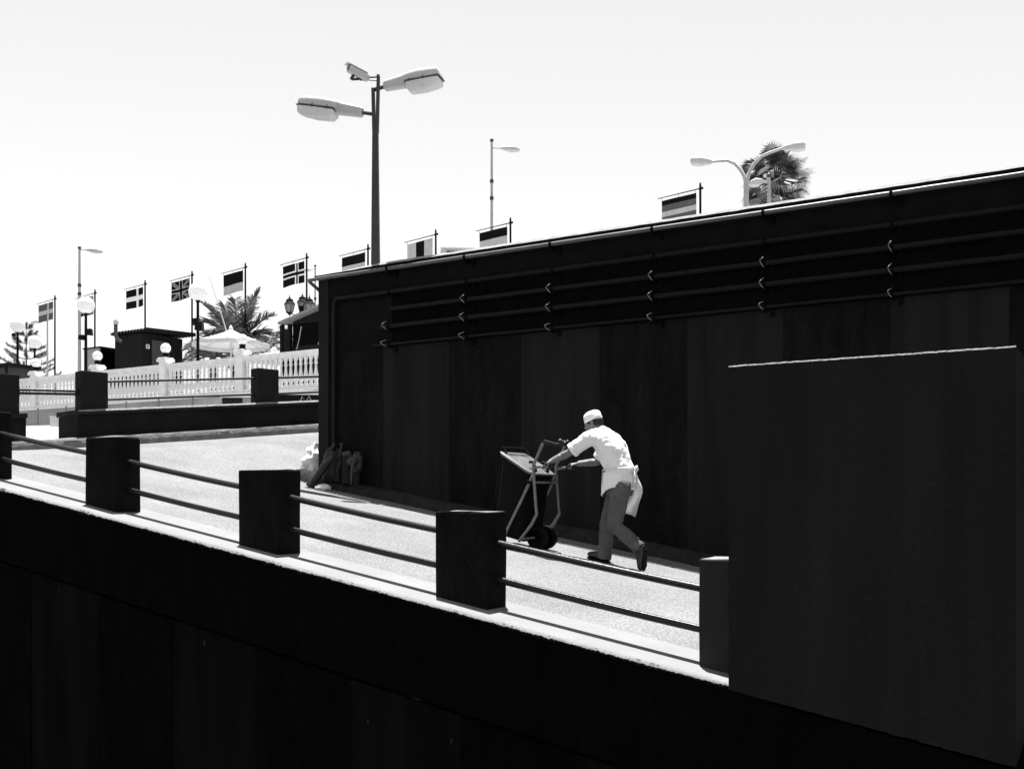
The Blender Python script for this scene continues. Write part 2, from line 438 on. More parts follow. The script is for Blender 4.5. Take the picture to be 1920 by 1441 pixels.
def elbow(s0, d, z):
    zb = road_z(S_AT(628, WD), WD) + 0.35
    return [RD(s0 + 0.03, d, zb), RD(s0 + 0.03, d, z - 0.12), RD(s0 + 0.018, d, z - 0.05), RD(s0 - 0.03, d, z - 0.008)]
pipe('second pipe below the coping turning down at the wall corner as a downpipe', 0.1335, 630, 0.031, 0.05, 0, 'pipe_dark', 'pipe_dark', elbow)
pipe('upper of the two thick dark pipes in the middle of the wall pipe run', 0.1222, 733, 0.034, 0.06, 0.15, 'pipe_dark', 'clamp')
pipe('lower of the two thick dark pipes in the middle of the wall pipe run', 0.111, 714, 0.034, 0.06, 0.17, 'pipe_dark', 'clamp')
pipe('lowest thin dark pipe of the run on the striped wall', 0.0992, 700, 0.021, 0.045, 0.20, 'pipe_dark', 'clamp')

# ================================================================== NEAR PARAPET
OD = -0.23
def pz(s): return ledge_z(s)
pw = thing('parapet_wall', 'near black retaining wall with white ledge under the posts and rails', 'wall', RD(0, OD, 0), ROT)
S_L, S_R = 9.5, -4.6
m = MB()          # edge beam
B_H = 0.73
m.hexa([RD(S_L, OD, pz(S_L) - B_H), RD(S_R, OD, pz(S_R) - B_H), RD(S_R, 0.43, pz(S_R) - B_H), RD(S_L, 0.43, pz(S_L) - B_H),
        RD(S_L, OD, pz(S_L) - 0.06), RD(S_R, OD, pz(S_R) - 0.06), RD(S_R, 0.43, pz(S_R) - 0.06), RD(S_L, 0.43, pz(S_L) - 0.06)])
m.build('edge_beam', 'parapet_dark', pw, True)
# ledge with crumbly outer edge (front face in the beam's dark paint, top in the pale one)
m = MB(); rows = []
N_L = 2600; LED_R = S_AT(1366, OD) - 0.25
for i in range(N_L + 1):
    s = S_L + (LED_R - S_L)*i/N_L; z = pz(s)
    def rg_(k, f=1.0): return f*(0.007*nz((s, k, 0), 4) + 0.006*nz((s, k*2.1, 3), 17) + 0.008*nz((s, k*3.7, 5), 48) + 0.006*nz((s, k*5.3, 7), 110))
    w_ = 0.6 + 0.8*abs(nz((s, 40, 0), 1.3))
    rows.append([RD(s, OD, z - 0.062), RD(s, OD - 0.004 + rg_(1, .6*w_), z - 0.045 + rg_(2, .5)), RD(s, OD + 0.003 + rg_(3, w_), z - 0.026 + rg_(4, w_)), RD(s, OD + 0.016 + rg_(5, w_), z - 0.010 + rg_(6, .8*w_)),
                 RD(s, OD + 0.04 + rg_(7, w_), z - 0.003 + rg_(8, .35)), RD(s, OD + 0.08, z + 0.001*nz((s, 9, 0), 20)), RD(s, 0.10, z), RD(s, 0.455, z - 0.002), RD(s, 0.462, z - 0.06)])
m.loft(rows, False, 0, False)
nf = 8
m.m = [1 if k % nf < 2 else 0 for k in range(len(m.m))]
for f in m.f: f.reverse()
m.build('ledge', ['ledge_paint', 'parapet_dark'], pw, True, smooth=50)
# panels below the beam, alternating smooth and rough
s = S_AT(54, OD); pwid = 1.016
e2 = [s + pwid*k for k in (2, 1)] + [s - pwid*k for k in range(0, 14)]
m = MB(); m.hexa([RD(S_L, OD + 0.06, -0.2), RD(S_R, OD + 0.06, -0.2), RD(S_R, 0.42, -0.2), RD(S_L, 0.42, -0.2),
                  RD(S_L, OD + 0.06, pz(S_L) - B_H - 0.002), RD(S_R, OD + 0.06, pz(S_R) - B_H - 0.002), RD(S_R, 0.42, pz(S_R) - B_H - 0.002), RD(S_L, 0.42, pz(S_L) - B_H - 0.002)])
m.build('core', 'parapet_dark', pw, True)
for i in range(len(e2) - 1):
    s1, s0 = min(e2[i], S_L), max(e2[i+1], S_R)
    if s1 - s0 < 0.1: continue
    d0 = OD + (0.022 if i % 2 else 0.03)
    m = MB()
    m.hexa([RD(s1 - .001, d0, -0.1), RD(s0 + .001, d0, -0.1), RD(s0 + .001, OD + .058, -0.1), RD(s1 - .001, OD + .058, -0.1),
            RD(s1 - .001, d0, pz(s1) - B_H - .03), RD(s0 + .001, d0, pz(s0) - B_H - .03), RD(s0 + .001, OD + .058, pz(s0) - B_H - .03), RD(s1 - .001, OD + .058, pz(s1) - B_H - .03)])
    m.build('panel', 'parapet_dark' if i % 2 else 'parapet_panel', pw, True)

def spall(x, y, wd, ht, par, dd_):
    c = PD(x, y, dd_); m = MB(); n = 9; ring = []
    for k in range(n):
        A = 2*PI*k/n; r_ = rp0.uniform(.6, 1.1)
        ring.append((math.cos(A)*wd*r_, math.sin(A)*ht*r_))
    m.prism([c - U*a_ + Vector((0, 0, b_ - SLOPE*a_)) + P*.012 for a_, b_ in ring], [c - U*a_*.8 + Vector((0, 0, b_*.8 - SLOPE*a_*.8)) - P*.004 for a_, b_ in ring])
    m.build('spall', 'spall', par, True)
mat('spall', 0.03, 0.4, 20, 0.95, 0.03, 0.6, 60)
rp0 = random.Random(3)
for x, y, a_, b_ in ((110, 1104, .008, .022), (383, 1205, .006, .03), (660, 1281, .008, .012), (690, 1352, .007, .025), (782, 1309, .055, .011), (846, 1388, .008, .022)): spall(x, y, a_, b_, pw, OD + .02)
for x, y, a_, b_ in ((750, 763, .012, .01), (1300, 690, .016, .03), (1415, 610, .02, .012), (1320, 760, .01, .02), (820, 720, .008, .012)): spall(x, y, a_, b_, bw_, WD + .004)
# posts: foot follows the slope, top is level, arrises slightly chipped
def post_mesh(L, Wd, H, slope_up, seed, mi_top=True):
    # local: x from -L (up-road) to 0, y 0..Wd, foot z = -slope*x
    rnd = random.Random(seed)
    m = MB(); ch = 0.010
    def ring(inset, z0, z1l, jit=0.0):
        xs = [-L + inset, -L/2, -inset]; out_ = []
        pts = [(-L + inset, inset), (-L*0.66, inset), (-L*0.33, inset), (-inset, inset), (-inset, Wd/2), (-inset, Wd - inset), (-L/2, Wd - inset), (-L + inset, Wd - inset), (-L + inset, Wd/2)]
        return [Vector((x + rnd.uniform(-jit, jit), y + rnd.uniform(-jit, jit), (z1l if z1l is not None else z0 - slope_up*x) + rnd.uniform(-jit, jit))) for x, y in pts]
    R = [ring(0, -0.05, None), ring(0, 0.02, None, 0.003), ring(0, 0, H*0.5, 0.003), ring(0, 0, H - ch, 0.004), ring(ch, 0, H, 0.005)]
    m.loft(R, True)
    m.m = [0]*len(m.f); m.m[-1] = 1  # top face in bare pale concrete, coloured bright as a sunlit top
    return m
POST_L, POST_W, POST_H, SPAN = 0.456, 0.27, 0.72, 2.083
post_lab = ['dark concrete post at the upper end of the near parapet, cut by the picture edge',
            'dark concrete post second along the near parapet, before the pale far kerb',
            'dark concrete post third along the near parapet, left of the rubbish heap',
            'largest dark concrete post of the near parapet, in front of the wheeled bin',
            'grey concrete post half hidden against the big plain block']
post_s = [6.25, 4.166, 2.083, 0.0]
for i, s in enumerate(post_s):
    z = pz(s)
    t = post_mesh(POST_L, POST_W, POST_H - 0.0, SLOPE, 20 + i)
    o = t.build('concrete_post', ['post_paint', 'lit_edge_concrete'])
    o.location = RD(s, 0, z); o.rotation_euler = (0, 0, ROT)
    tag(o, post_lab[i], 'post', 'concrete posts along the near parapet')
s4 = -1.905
o = post_mesh(0.275, POST_W, POST_H + 0.02, SLOPE, 31).build('concrete_post', ['post_pale', 'lit_edge_concrete'])
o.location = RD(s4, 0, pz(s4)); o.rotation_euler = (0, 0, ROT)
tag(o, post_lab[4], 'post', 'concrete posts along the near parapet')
# rails
rail_lab = ['at the uphill end left of the second post', 'between the second and third posts', 'between the third and the largest post', 'in front of the man and the bin']
span_ends = [(6.25, 4.166 + POST_L), (4.166, 2.083 + POST_L), (2.083, 0 + POST_L), (0.0, s4 + 0.275)]
for i, (sa, sb) in enumerate(span_ends):
    for hgt, nm in ((0.485, 'upper'), (0.215, 'lower')):
        a, b = RD(sa + 0.03, 0.135, 0), RD(sb - 0.03, 0.135, 0)
        t = thing('guard_rail', '%s round dark handrail %s' % (nm, rail_lab[i]), 'rail', RD(sa, 0.135, pz(sa) + hgt), ROT, 'round rails of the near parapet')
        m = MB(); pts = []
        for k in range(9):
            f = k/8; s = sa + 0.03 + (sb - 0.06 - sa)*f
            pts.append(RD(s, 0.135, pz(s) + hgt - 0.006*math.sin(PI*f)))
        m.tube(pts, 0.0265, 16); m.build('bar', 'rail_paint', t, True, smooth=60)
        for s in (sa - 0.002, sb + 0.002):
            m = MB(); q = -0.012 if s < sa else 0.012
            m.tube([RD(s, 0.135, pz(s) + hgt), RD(s + (-0.012 if abs(s - sa) < 0.01 else 0.012), 0.135, pz(s) + hgt)], 0.045, 14)
            m.build('rail_socket', 'post_paint', t, True)

# big plain block standing on the parapet
BD = OD - 0.012
bs1, bs0 = S_AT(1366, BD), S_AT(1905, BD)
BT = EYE + 0.80
blk = thing('concrete_block', 'big plain dark block wall rising from the parapet at the right', 'wall', RD(bs1, BD, pz(bs1)), ROT)
m = MB(); rows = []
nb = 80
for i in range(nb + 1):
    s = bs1 + (bs0 - bs1)*i/nb
    j = 0.002*nz((s, 0, 2), 9) + 0.0025*nz((s, 2, 2), 30); up = 0.012*sm(1 - i/nb) 
    rows.append([RD(s, BD, pz(s) - 0.04 + 0.006*nz((s, 6, 2), 12) + 0.006*nz((s, 8, 2), 40)), RD(s, BD, BT - 0.009 + j), RD(s, BD + 0.007 + j, BT + j*1.5), RD(s, BD + 0.95, BT), RD(s, BD + 0.95, pz(s) - 0.02)])
m.loft(rows, True)
m.m = [1 if (k % 5 == 1 and k < nb*5) else 0 for k in range(len(m.m))]  # chamfer in a paler colour that paints in the sun on the edge
m.build('block_body', ['block_paint', 'lit_edge_concrete'], blk, True, smooth=25)

# ================================================================== FAR LOW WALL WITH POSTS AND RAILS
def ftop(t): return 1.423 + 0.1*t
fw = thing('low_wall', 'long low dark wall with overhanging cap across the top of the ramp', 'wall', FW(0, 0, 0.95))
TB = 6.5
def seg_prism(mb, plan, zlo, zhi, mi=0):
    mb.prism([FW(t, g_, zlo(t)) for t, g_ in plan], [FW(t, g_, zhi(t)) for t, g_ in plan], mi)
m = MB(); seg_prism(m, [(0, 0.03), (TB, 0.03), (TB, 0.6), (-0.06, 0.8)], lambda t: 0.93 + 0.1*t, lambda t: ftop(max(t, 0)) - 0.085)
m.build('wall_body', 'far_wall', fw, True)
m = MB()
for i in range(24):
    pass
rows = []
for i in range(61):
    t = TB*i/60; j = 0.006*nz((t, 4, 1), 4)
    rows.append([FW(t, -0.015 + j, ftop(t) - 0.083), FW(t, -0.02 + j, ftop(t) - 0.032 + j), FW(t, 0.012 + j, ftop(t) + j), FW(t - 0.09*(1 - i/60.0), 0.62 + 0.2*(1 - i/60.0), ftop(t)), FW(t - 0.09*(1 - i/60.0), 0.62 + 0.2*(1 - i/60.0), ftop(t) - 0.083)])
m.loft(rows, True)
m.m = [1 if (k % 5 in (1, 2) and k < 300) else 0 for k in range(len(m.f))]  # cap top and chamfer painted pale to show the sunlit rim
m.build('wall_cap', ['far_cap', 'lit_edge_concrete'], fw, True, smooth=30)
fl = thing('low_wall', 'short piece of low wall under the leftmost far post', 'wall', FW(-1.2, 0, 0.85))
ta, tb = -3.0, fw_t(50)
m = MB(); seg_prism(m, [(ta, 0.03), (tb, 0.03), (tb - 0.05, 0.6), (ta, 0.6)], lambda t: 0.83 + 0.1*t, lambda t: ftop(t) - 0.10)
m.build('wall_body', 'far_wall', fl, True)
m = MB(); seg_prism(m, [(ta, -0.02), (tb + 0.01, -0.02), (tb - 0.04, 0.62), (ta, 0.62)], lambda t: ftop(t) - 0.097, lambda t: ftop(t) - 0.02)
m.build('wall_cap', 'far_cap', fl, True)
FR = math.atan2(W.y, W.x)
for x, lab, zz in ((-18, 'dark far post at the picture edge on the short low wall', -0.01), (155, 'dark far post on the left end of the long low wall', 0), (487, 'dark far post on the low wall beside the striped wall', 0.0)):
    t = fw_t(x)
    m = MB(); H = 0.655; rnd = random.Random(x)
    m.box(0, 0.45, 0, 0.27, -0.04, H, 0, 0.012)
    o = m.build('concrete_post', 'far_post'); o.location = FW(t, 0.06, ftop(t) + zz); o.rotation_euler = (0, 0, FR + 0.06)
    tag(o, lab, 'post', 'concrete posts on the far low wall')
def frail(label, a, b, r=0.022):
    t = thing('guard_rail', label, 'rail', a, 0, 'rails of the far low wall')
    m = MB(); m.tube([a + (b - a)*(k/6) for k in range(7)], r, 10); m.build('bar', 'rail_paint', t, True, smooth=60)
    m = MB(); dv = (b - a).normalized()
    m.tube([a - dv*0.002, a + dv*0.02], r*1.5, 10); m.build('rail_end', 'far_post', t, True)
    m = MB(); m.tube([b - dv*0.02, b + dv*0.002], r*1.5, 10); m.build('rail_end', 'far_post', t, True)
def fpx(x, y, g_=0.2):
    t = fw_t(x); q = FW(t, 0, 0); return PX(x, y, q.y) + N*0.0
t1, t2, t3 = fw_t(155), fw_t(487), fw_t(-18)
for hgt, nm in ((0.47, 'upper'), (0.165, 'lower')):
    frail('%s thin rail between the two right far posts above the low wall' % nm, FW(t1 + 0.45, 0.2, ftop(t1 + 0.45) + hgt), FW(t2 + 0.01, 0.2, ftop(t2) + hgt))
    frail('%s thin rail running from the right far post behind the striped wall' % nm, FW(t2 + 0.46, 0.2, ftop(t2 + 0.45) + hgt), FW(TB - 0.1, 0.2, ftop(TB) + hgt))
frail('upper thin pale rail across the gap in the far low wall', FW(t3 + 0.45, 0.2, ftop(t3) + 0.42), FW(t1 + 0.0, 0.2, ftop(t1) + 0.32))
frail('lower thin pale rail across the gap in the far low wall', FW(t3 + 0.45, 0.2, ftop(t3) + 0.36), FW(t1 + 0.0, 0.2, ftop(t1) + 0.27))
# small white box by the end of the wall
q = PX(103, 800, 17.3)
m = MB(); m.box(-0.065, 0.065, -0.05, 0.06, 0, 0.175, 0, 0.006); m.box(-0.072, 0.072, -0.055, 0.066, 0.176, 0.188)
o = m.build('utility_box', 'white_concrete'); o.location = q; tag(o, 'small white box beside the left end of the long low wall', 'box')

# ================================================================== BALUSTRADE AND TERRACE WALL
BDD = 12.0
BZ = EYE + (930 - 655)/FPX*(KD(BDD)/2737)     # top of the handrail
B0 = BZ - 0.93
tw = thing('terrace_wall', 'grey retaining wall under the white balustrade', 'wall', RD(15, BDD, EYE + 1.5), ROT)
m = MB(); m.hexa([RD(27, BDD - 0.14, 3), RD(5, BDD - 0.14, 3), RD(5, BDD + 0.14, 3), RD(27, BDD + 0.14, 3), RD(27, BDD - 0.14, B0 - 0.06), RD(5, BDD - 0.14, B0 - 0.06), RD(5, BDD + 0.14, B0 - 0.06), RD(27, BDD + 0.14, B0 - 0.06)])
m.build('wall_body', 'retaining', tw, True)
m = MB(); m.hexa([RD(27, BDD - 0.2, B0 - 0.058), RD(5, BDD - 0.2, B0 - 0.058), RD(5, BDD + 0.145, B0 - 0.058), RD(27, BDD + 0.145, B0 - 0.058), RD(27, BDD - 0.2, B0 - 0.002), RD(5, BDD - 0.2, B0 - 0.002), RD(5, BDD + 0.145, B0 - 0.002), RD(27, BDD + 0.145, B0 - 0.002)])
m.build('wall_cap', 'white_concrete', tw, True)
bal = thing('balustrade', 'white balustrade with turned balusters along the terrace edge', 'balustrade', RD(15, BDD, B0), ROT)
def rbox(mb, s1, s0, d0, d1, z0, z1, mi=0): mb.hexa([RD(s1, d0, z0), RD(s0, d0, z0), RD(s0, d1, z0), RD(s1, d1, z0), RD(s1, d0, z1), RD(s0, d0, z1), RD(s0, d1, z1), RD(s1, d1, z1)], mi)
m = MB(); rbox(m, 27, 6, BDD - 0.10, BDD + 0.10, BZ - 0.10, BZ); rbox(m, 27, 6, BDD - 0.075, BDD + 0.075, BZ - 0.135, BZ - 0.102); m.build('handrail', 'white_concrete', bal, True)
m = MB(); rbox(m, 27, 6, BDD - 0.09, BDD + 0.09, B0, B0 + 0.09); m.build('bottom_rail', 'white_concrete', bal, True)
pil_x = [68, 183, 311, 455, 616]
pil_s = [S_AT(q, BDD) for q in pil_x]
for i, s in enumerate(pil_s):
    m = MB(); rbox(m, s + 0.12, s - 0.12, BDD - 0.125, BDD + 0.125, B0, BZ + 0.07); o = m.build('pillar', 'white_concrete', bal, True)
    m = MB(); rbox(m, s + 0.165, s - 0.165, BDD - 0.17, BDD + 0.17, BZ + 0.072, BZ + 0.15); rbox(m, s + 0.14, s - 0.14, BDD - 0.145, BDD + 0.145, BZ + 0.152, BZ + 0.19); m.build('pillar_cap', 'white_concrete', o, True)
prof = [(0.055, 0.0), (0.055, 0.05), (0.038, 0.065), (0.05, 0.10), (0.066, 0.16), (0.062, 0.22), (0.042, 0.32), (0.030, 0.42), (0.028, 0.50), (0.045, 0.52), (0.045, 0.54), (0.034, 0.56), (0.036, 0.62), (0.052, 0.65), (0.052, 0.705)]
mb0 = MB(); mb0.lathe((0, 0, 0), prof, 9)
proto = None; inv = rootm(bal).inverted()
bay = pil_s[2] - pil_s[3]
k = 0
for i in range(-1, 5):
    sa = pil_s[0] + bay if i < 0 else pil_s[i]
    for j in range(1, 18):
        s = sa - bay*(j/17.6) - 0.02
        if s < 8.3 or s > 26.5: continue
        if proto is None:
            proto = mb0.build('baluster', 'white_concrete', bal, False, smooth=35); o = proto
        else:
            o = proto.copy(); COL.objects.link(o)
        o.location = inv @ RD(s, BDD, B0 + 0.09)
gl_names = ['leftmost white globe lamp on a balustrade pillar, in front of the pine', 'white globe lamp on the pillar behind the left far post', 'white globe lamp on the pillar in front of the dark shed', 'white globe lamp on the pillar below the big parasol']
for i, s in enumerate(pil_s[:4]):
    t = thing('pillar_lamp', gl_names[i], 'lamp', RD(s, BDD, BZ + 0.19), ROT, 'globe lamps on the balustrade pillars')
    m = MB(); m.lathe((0, 0, 0), [(0.10, 0), (0.10, 0.03), (0.075, 0.045), (0.075, 0.11), (0.09, 0.125)], 14); m.build('lamp_base', 'black_iron', t, smooth=40)
    m = MB(); m.ball((0, 0, 0.125 + 0.13), 0.137, 20, 14); m.build('globe', 'globe', t, smooth=True)
# wire mesh fence in front of the terrace wall
fd = 11.3
sa, sb = S_AT(20, fd), S_AT(360, fd)
t = thing('wire_fence', 'grey wire mesh fence in front of the terrace wall', 'fence', RD(sa, fd, EYE + 1.5), ROT)
m = MB(); z0, z1 = EYE + 1.45, EYE + 2.5
s = sa
while s > sb:
    rbox(m, s + .004, s - .004, fd - .004, fd + .004, z0, z1); s -= 0.085
z = z0
while z < z1:
    rbox(m, sa, sb, fd + .0045, fd + .0095, z, z + .007); z += 0.085
m.build('mesh_wires', 'wire', t, True, kind='stuff')
for k in range(7):
    s = sa - (sa - sb)*k/6
    m = MB(); m.tube([RD(s, fd + .03, z0 - 0.3), RD(s, fd + .03, z1 + 0.03)], 0.025, 8); m.build('fence_post', 'wire', t, True)
# low dark planter wall with a white scribble, at the right below the balustrade
q0 = PX(520, 765, 22.3)
t = thing('planter_wall', 'low dark wall with white cap and a white scribble behind the right far post', 'wall', PX(560, 765, 22.3), 0.1)
m = MB(); m.box(-0.75, 1.6, 0, 0.35, -0.5, 0.30); m.build('wall_body', 'far_wall', t)
m = MB(); m.box(-0.8, 1.65, -0.04, 0.39, 0.302, 0.40); m.build('wall_cap', 'white_concrete', t)
m = MB()
sq = [(-0.02, 0.06), (0.05, 0.27), (0.12, 0.12), (0.2, 0.28), (0.27, 0.12), (0.30, 0.06), (0.34, 0.18), (0.38, 0.1)]
m.tube([(x_ + 0.03, -0.006, z_) for x_, z_ in sq], 0.011, 5)
m.build('scribble', 'flag_light', t)
t = thing('low_cabinet', 'low white topped cabinet with dark slatted front below the balustrade', 'cabinet', PX(450, 760, 22.5), 0.05)
m = MB(); m.box(-0.42, 0.45, 0.03, 0.4, 0, 0.18); m.build('cabinet_body', 'pale_wall', t)
m = MB(); m.box(-0.45, 0.5, -0.02, 0.43, 0.182, 0.225); m.build('cabinet_top', 'white_concrete', t)
for k in range(5):
    m = MB(); m.box(-0.40, 0.05, 0.005, 0.028, 0.012 + k*0.033, 0.034 + k*0.033); m.build('slat', 'black_iron', t)

# ================================================================== FLAGPOLES
KF = 90000.0
ZF = lambda x: KF/(x + 2140)
def f_nordic(a, b, c=None):
    def fn(u, v):
        if c is not None and (abs(u - .66) < .035 or abs(v - .5) < .065): return c
        if abs(u - .66) < (.06 if c is None else .075) or abs(v - .5) < (.12 if c is None else .145): return b
        return a
    return fn
def f_union(u, v):
    x, y = u - .5, v - .5
    if abs(x) < .06 or abs(y) < .075: return 0
    if abs(x) < .10 or abs(y) < .13: return 2
    dg = min(abs(x - y), abs(x + y))
    if dg < .035: return 0
    if dg < .085: return 2
    return 0
def bands(*bs):
    def fn(u, v):
        acc = 0
        for h, k in bs:
            acc += h
            if (1 - v) <= acc + 1e-6: return k
        return bs[-1][1]
    return fn
def vbands(u, v): return 0 if .33 < u < .67 else 2
flags = [(103, 556, f_nordic(1, 2), 'grey flag with a pale cross, leftmost of the flag row'),
         (178, 545, f_union, 'dark flag half hidden behind a tall globe lamp'),
         (272, 528, f_nordic(0, 3), 'dark flag with a broad pale cross above the dark shed'),
         (360, 511, f_union, 'flag of crossed and diagonal pale bands beside the tall globe lamp'),
         (460, 496, bands((.57, 0), (.43, 2)), 'flag dark above and grey below over the date palm'),
         (575, 478, f_nordic(0, 3, 0), 'dark flag with a thin outlined cross above the lanterns'),
         (690, 461, bands((.42, 0), (.58, 2)), 'flag with dark top band just left of the tall double lamp post'),
         (817, 434, vbands, 'flag of three upright bands, the middle one dark, above the wall'),
         (957, 412, bands((.35, 0), (.65, 2)), 'flag with a dark top strip beside the slim single lamp post'),
         (1313, 347, bands((.2, 0), (.22, 1), (.2, 2), (.22, 1), (.16, 0)), 'large flag of five level stripes, rightmost of the flag row')]
FMATS = ['flag_dark', 'flag_mid', 'flag_grey', 'flag_light']
fp0 = None
for i, (px, py, fn, lab) in enumerate(flags):
    Yp = ZF(px); top = PX(px, py, Yp)
    base = Vector((top.x, top.y, TZ))
    t = thing('flagpole', lab, 'flag', base, ROT, 'flags on poles along the terrace')
    H = top.z - TZ; lean = 0.02*nz((i, 2, 0), 1.7)
    m = MB(); m.tube([(0, 0, 0), (lean, 0, H*0.5), (0, 0, H)], [0.036, 0.033, 0.03], 10); m.build('pole', 'black_iron', t, smooth=60)
    m = MB(); m.tube([(-0.035, 0, H - 0.1), (0.075, 0, H - 0.085)], 0.034, 8); m.tube([(0, 0, H - 0.02), (0, 0, H + 0.06)], [0.03, 0.022], 8); m.build('pole_cap', 'black_iron', t)
    drop = 0.09 + 0.03*nz((i, 0, 0), 2.3)
    m = MB(); m.tube([(0, 0, H - 0.09), (-1.2, 0, H - 0.09 - drop)], [0.016, 0.011], 8); o = m.build('arm', 'black_iron', t)
    m = MB()
    for xx in (-0.14, -0.6, -1.08):
        zz = H - 0.09 + drop*xx/1.2; m.tube([(xx, 0, zz), (xx, 0, zz - 0.09)], 0.005, 5)
    m.build('hanger', 'black_iron', o)
    m = MB(); nu, nv = 60, 42; fwid, fh = 0.97, 0.71
    for b_ in range(nv + 1):
        for a_ in range(nu + 1):
            u_, v_ = a_/nu, b_/nv
            xx = -0.11 - (1 - u_)*fwid
            zz = H - 0.09 + drop*xx/1.2 - 0.085 - (1 - v_)*fh + 0.008*math.sin(u_*5 + i)*(1 - v_)
            m.v.append(Vector((xx, 0.02*math.sin(u_*6 + i*1.7)*(1 - 0.6*v_), zz)))
    for b_ in range(nv):
        for a_ in range(nu):
            k = b_*(nu + 1) + a_
            m.f.append([k, k + 1, k + nu + 2, k + nu + 1]); m.m.append(fn((a_ + .5)/nu, (b_ + .5)/nv))
    m.build('flag', FMATS, t, smooth=True)

# ================================================================== LAMP POSTS
def ell(c, ax, a, b, n=14, up=Vector((0, 0, 1))):
    """ellipse ring round axis ax: a sideways, b upwards"""
    ax = ax.normalized(); sd = ax.cross(up).normalized(); u2 = sd.cross(ax).normalized()
    return [c + sd*a*math.cos(2*PI*k/n) + u2*b*math.sin(2*PI*k/n) for k in range(n)]
def sup(c, ax, a, b0, b1, n=16):
    """rounded-box ring: half width a, from -b0 to b1 upwards"""
    ax = ax.normalized(); sd = ax.cross(Vector((0, 0, 1))).normalized(); u2 = sd.cross(ax).normalized(); r = []
    for k in range(n):
        A = 2*PI*k/n; cx, cy = math.cos(A), math.sin(A)
        e = 0.55
        x_ = math.copysign(abs(cx)**e, cx); y_ = math.copysign(abs(cy)**e, cy)
        r.append(c + sd*a*x_ + u2*(b1*y_ if y_ > 0 else b0*y_))
    return r
Y1 = 14.95
b1 = PX(705, 488, Y1); basez = TZ - 0.1
t = thing('lamp_post', 'tall dark post with two large lamp heads behind the wall', 'lamp post', Vector((b1.x, b1.y, basez)), 0)
m = MB()
def bar(mb, p0, p1, w0, w1, dep=0.05):
    mb.hexa([p0 + Vector((-w0, -dep, 0)), p0 + Vector((w0, -dep, 0)), p0 + Vector((w0, dep, 0)), p0 + Vector((-w0, dep, 0)),
             p1 + Vector((-w1, -dep, 0)), p1 + Vector((w1, -dep, 0)), p1 + Vector((w1, dep, 0)), p1 + Vector((-w1, dep, 0))])
low = PX(704.5, 488, Y1); foot = Vector((low.x, low.y, basez))
px = 1/FPX*Y1
bar(m, foot, PX(704, 246, Y1), 9.0*px, 5.2*px, 0.055)
bar(m, PX(701.4, 248, Y1), PX(699.6, 167, Y1), 2.9*px, 2.7*px, 0.05)
bar(m, PX(707.2, 248, Y1 + .001), PX(709.6, 142, Y1 + .001), 2.9*px, 2.6*px, 0.047)
m.build('pole', 'lamp_pole', t, True)
def big_head(sign, root, tip, arm0):
    ax = (tip - root); L = ax.length; d = ax.normalized()
    up = Vector((0, 0, 1)); u2 = (up - d*up.dot(d)).normalized()
    m = MB(); m.tube([arm0, root + d*0.03], 0.030, 10); m.build('lamp_arm', 'lamp_pole', t, True)
    pt = lambda f, h=0: root + d*(L*f) + u2*h
    m = MB(); m.loft([sup(pt(0.0), d, 0.055, 0.055, 0.055), sup(pt(0.02), d, 0.07, 0.072, 0.070), sup(pt(0.38, 0.01), d, 0.095, 0.085, 0.098), sup(pt(0.42, 0.01), d, 0.092, 0.03, 0.09)], True)
    h = m.build('lamp_head', 'lamp_grey', t, True, smooth=40)
    m = MB(); m.loft([sup(pt(0.37, 0.015), d, 0.112, 0.05, 0.09), sup(pt(0.47, 0.015), d, 0.135, 0.045, 0.10), sup(pt(0.65, 0.015), d, 0.15, 0.045, 0.112), sup(pt(0.85, 0.015), d, 0.148, 0.045, 0.10), sup(pt(0.97, 0.015), d, 0.14, 0.045, 0.085), sup(pt(1.0, 0.005), d, 0.11, 0.03, 0.045)], True)
    m.build('hood', 'lamp_grey', h, True, smooth=40)
    m = MB(); m.loft([sup(pt(0.40, -0.035), d, 0.13, 0.012, 0.004), sup(pt(1.015, -0.035), d, 0.13, 0.012, 0.004)], True); m.build('gasket', 'lamp_pole', h, True)
    m = MB(); m.loft([sup(pt(0.42, -0.048), d, 0.12, 0.085, 0.0), sup(pt(0.46, -0.048), d, 0.13, 0.13, 0.0), sup(pt(0.7, -0.048), d, 0.135, 0.14, 0.0), sup(pt(0.9, -0.048), d, 0.13, 0.12, 0.0), sup(pt(0.985, -0.048), d, 0.12, 0.10, 0.0)], True)
    m.build('refractor', 'refractor', h, True, smooth=40)
    for f in (0.5, 0.74):
        m = MB(); c = pt(f, -0.02); sdv = d.cross(up).normalized()
        if sdv.y > 0: sdv = -sdv
        m.tube([c + sdv*0.15 + u2*0.02, c + sdv*0.165 - u2*0.005, c + sdv*0.15 - u2*0.04], 0.009, 6); m.build('latch', 'lamp_pole', h, True)
big_head(-1, PX(680, 211, Y1), PX(564, 196, Y1 + 0.25), PX(698, 213.5, Y1))
big_head(1, PX(721, 162, Y1), PX(827, 142, Y1 - 0.25), PX(700, 169, Y1))
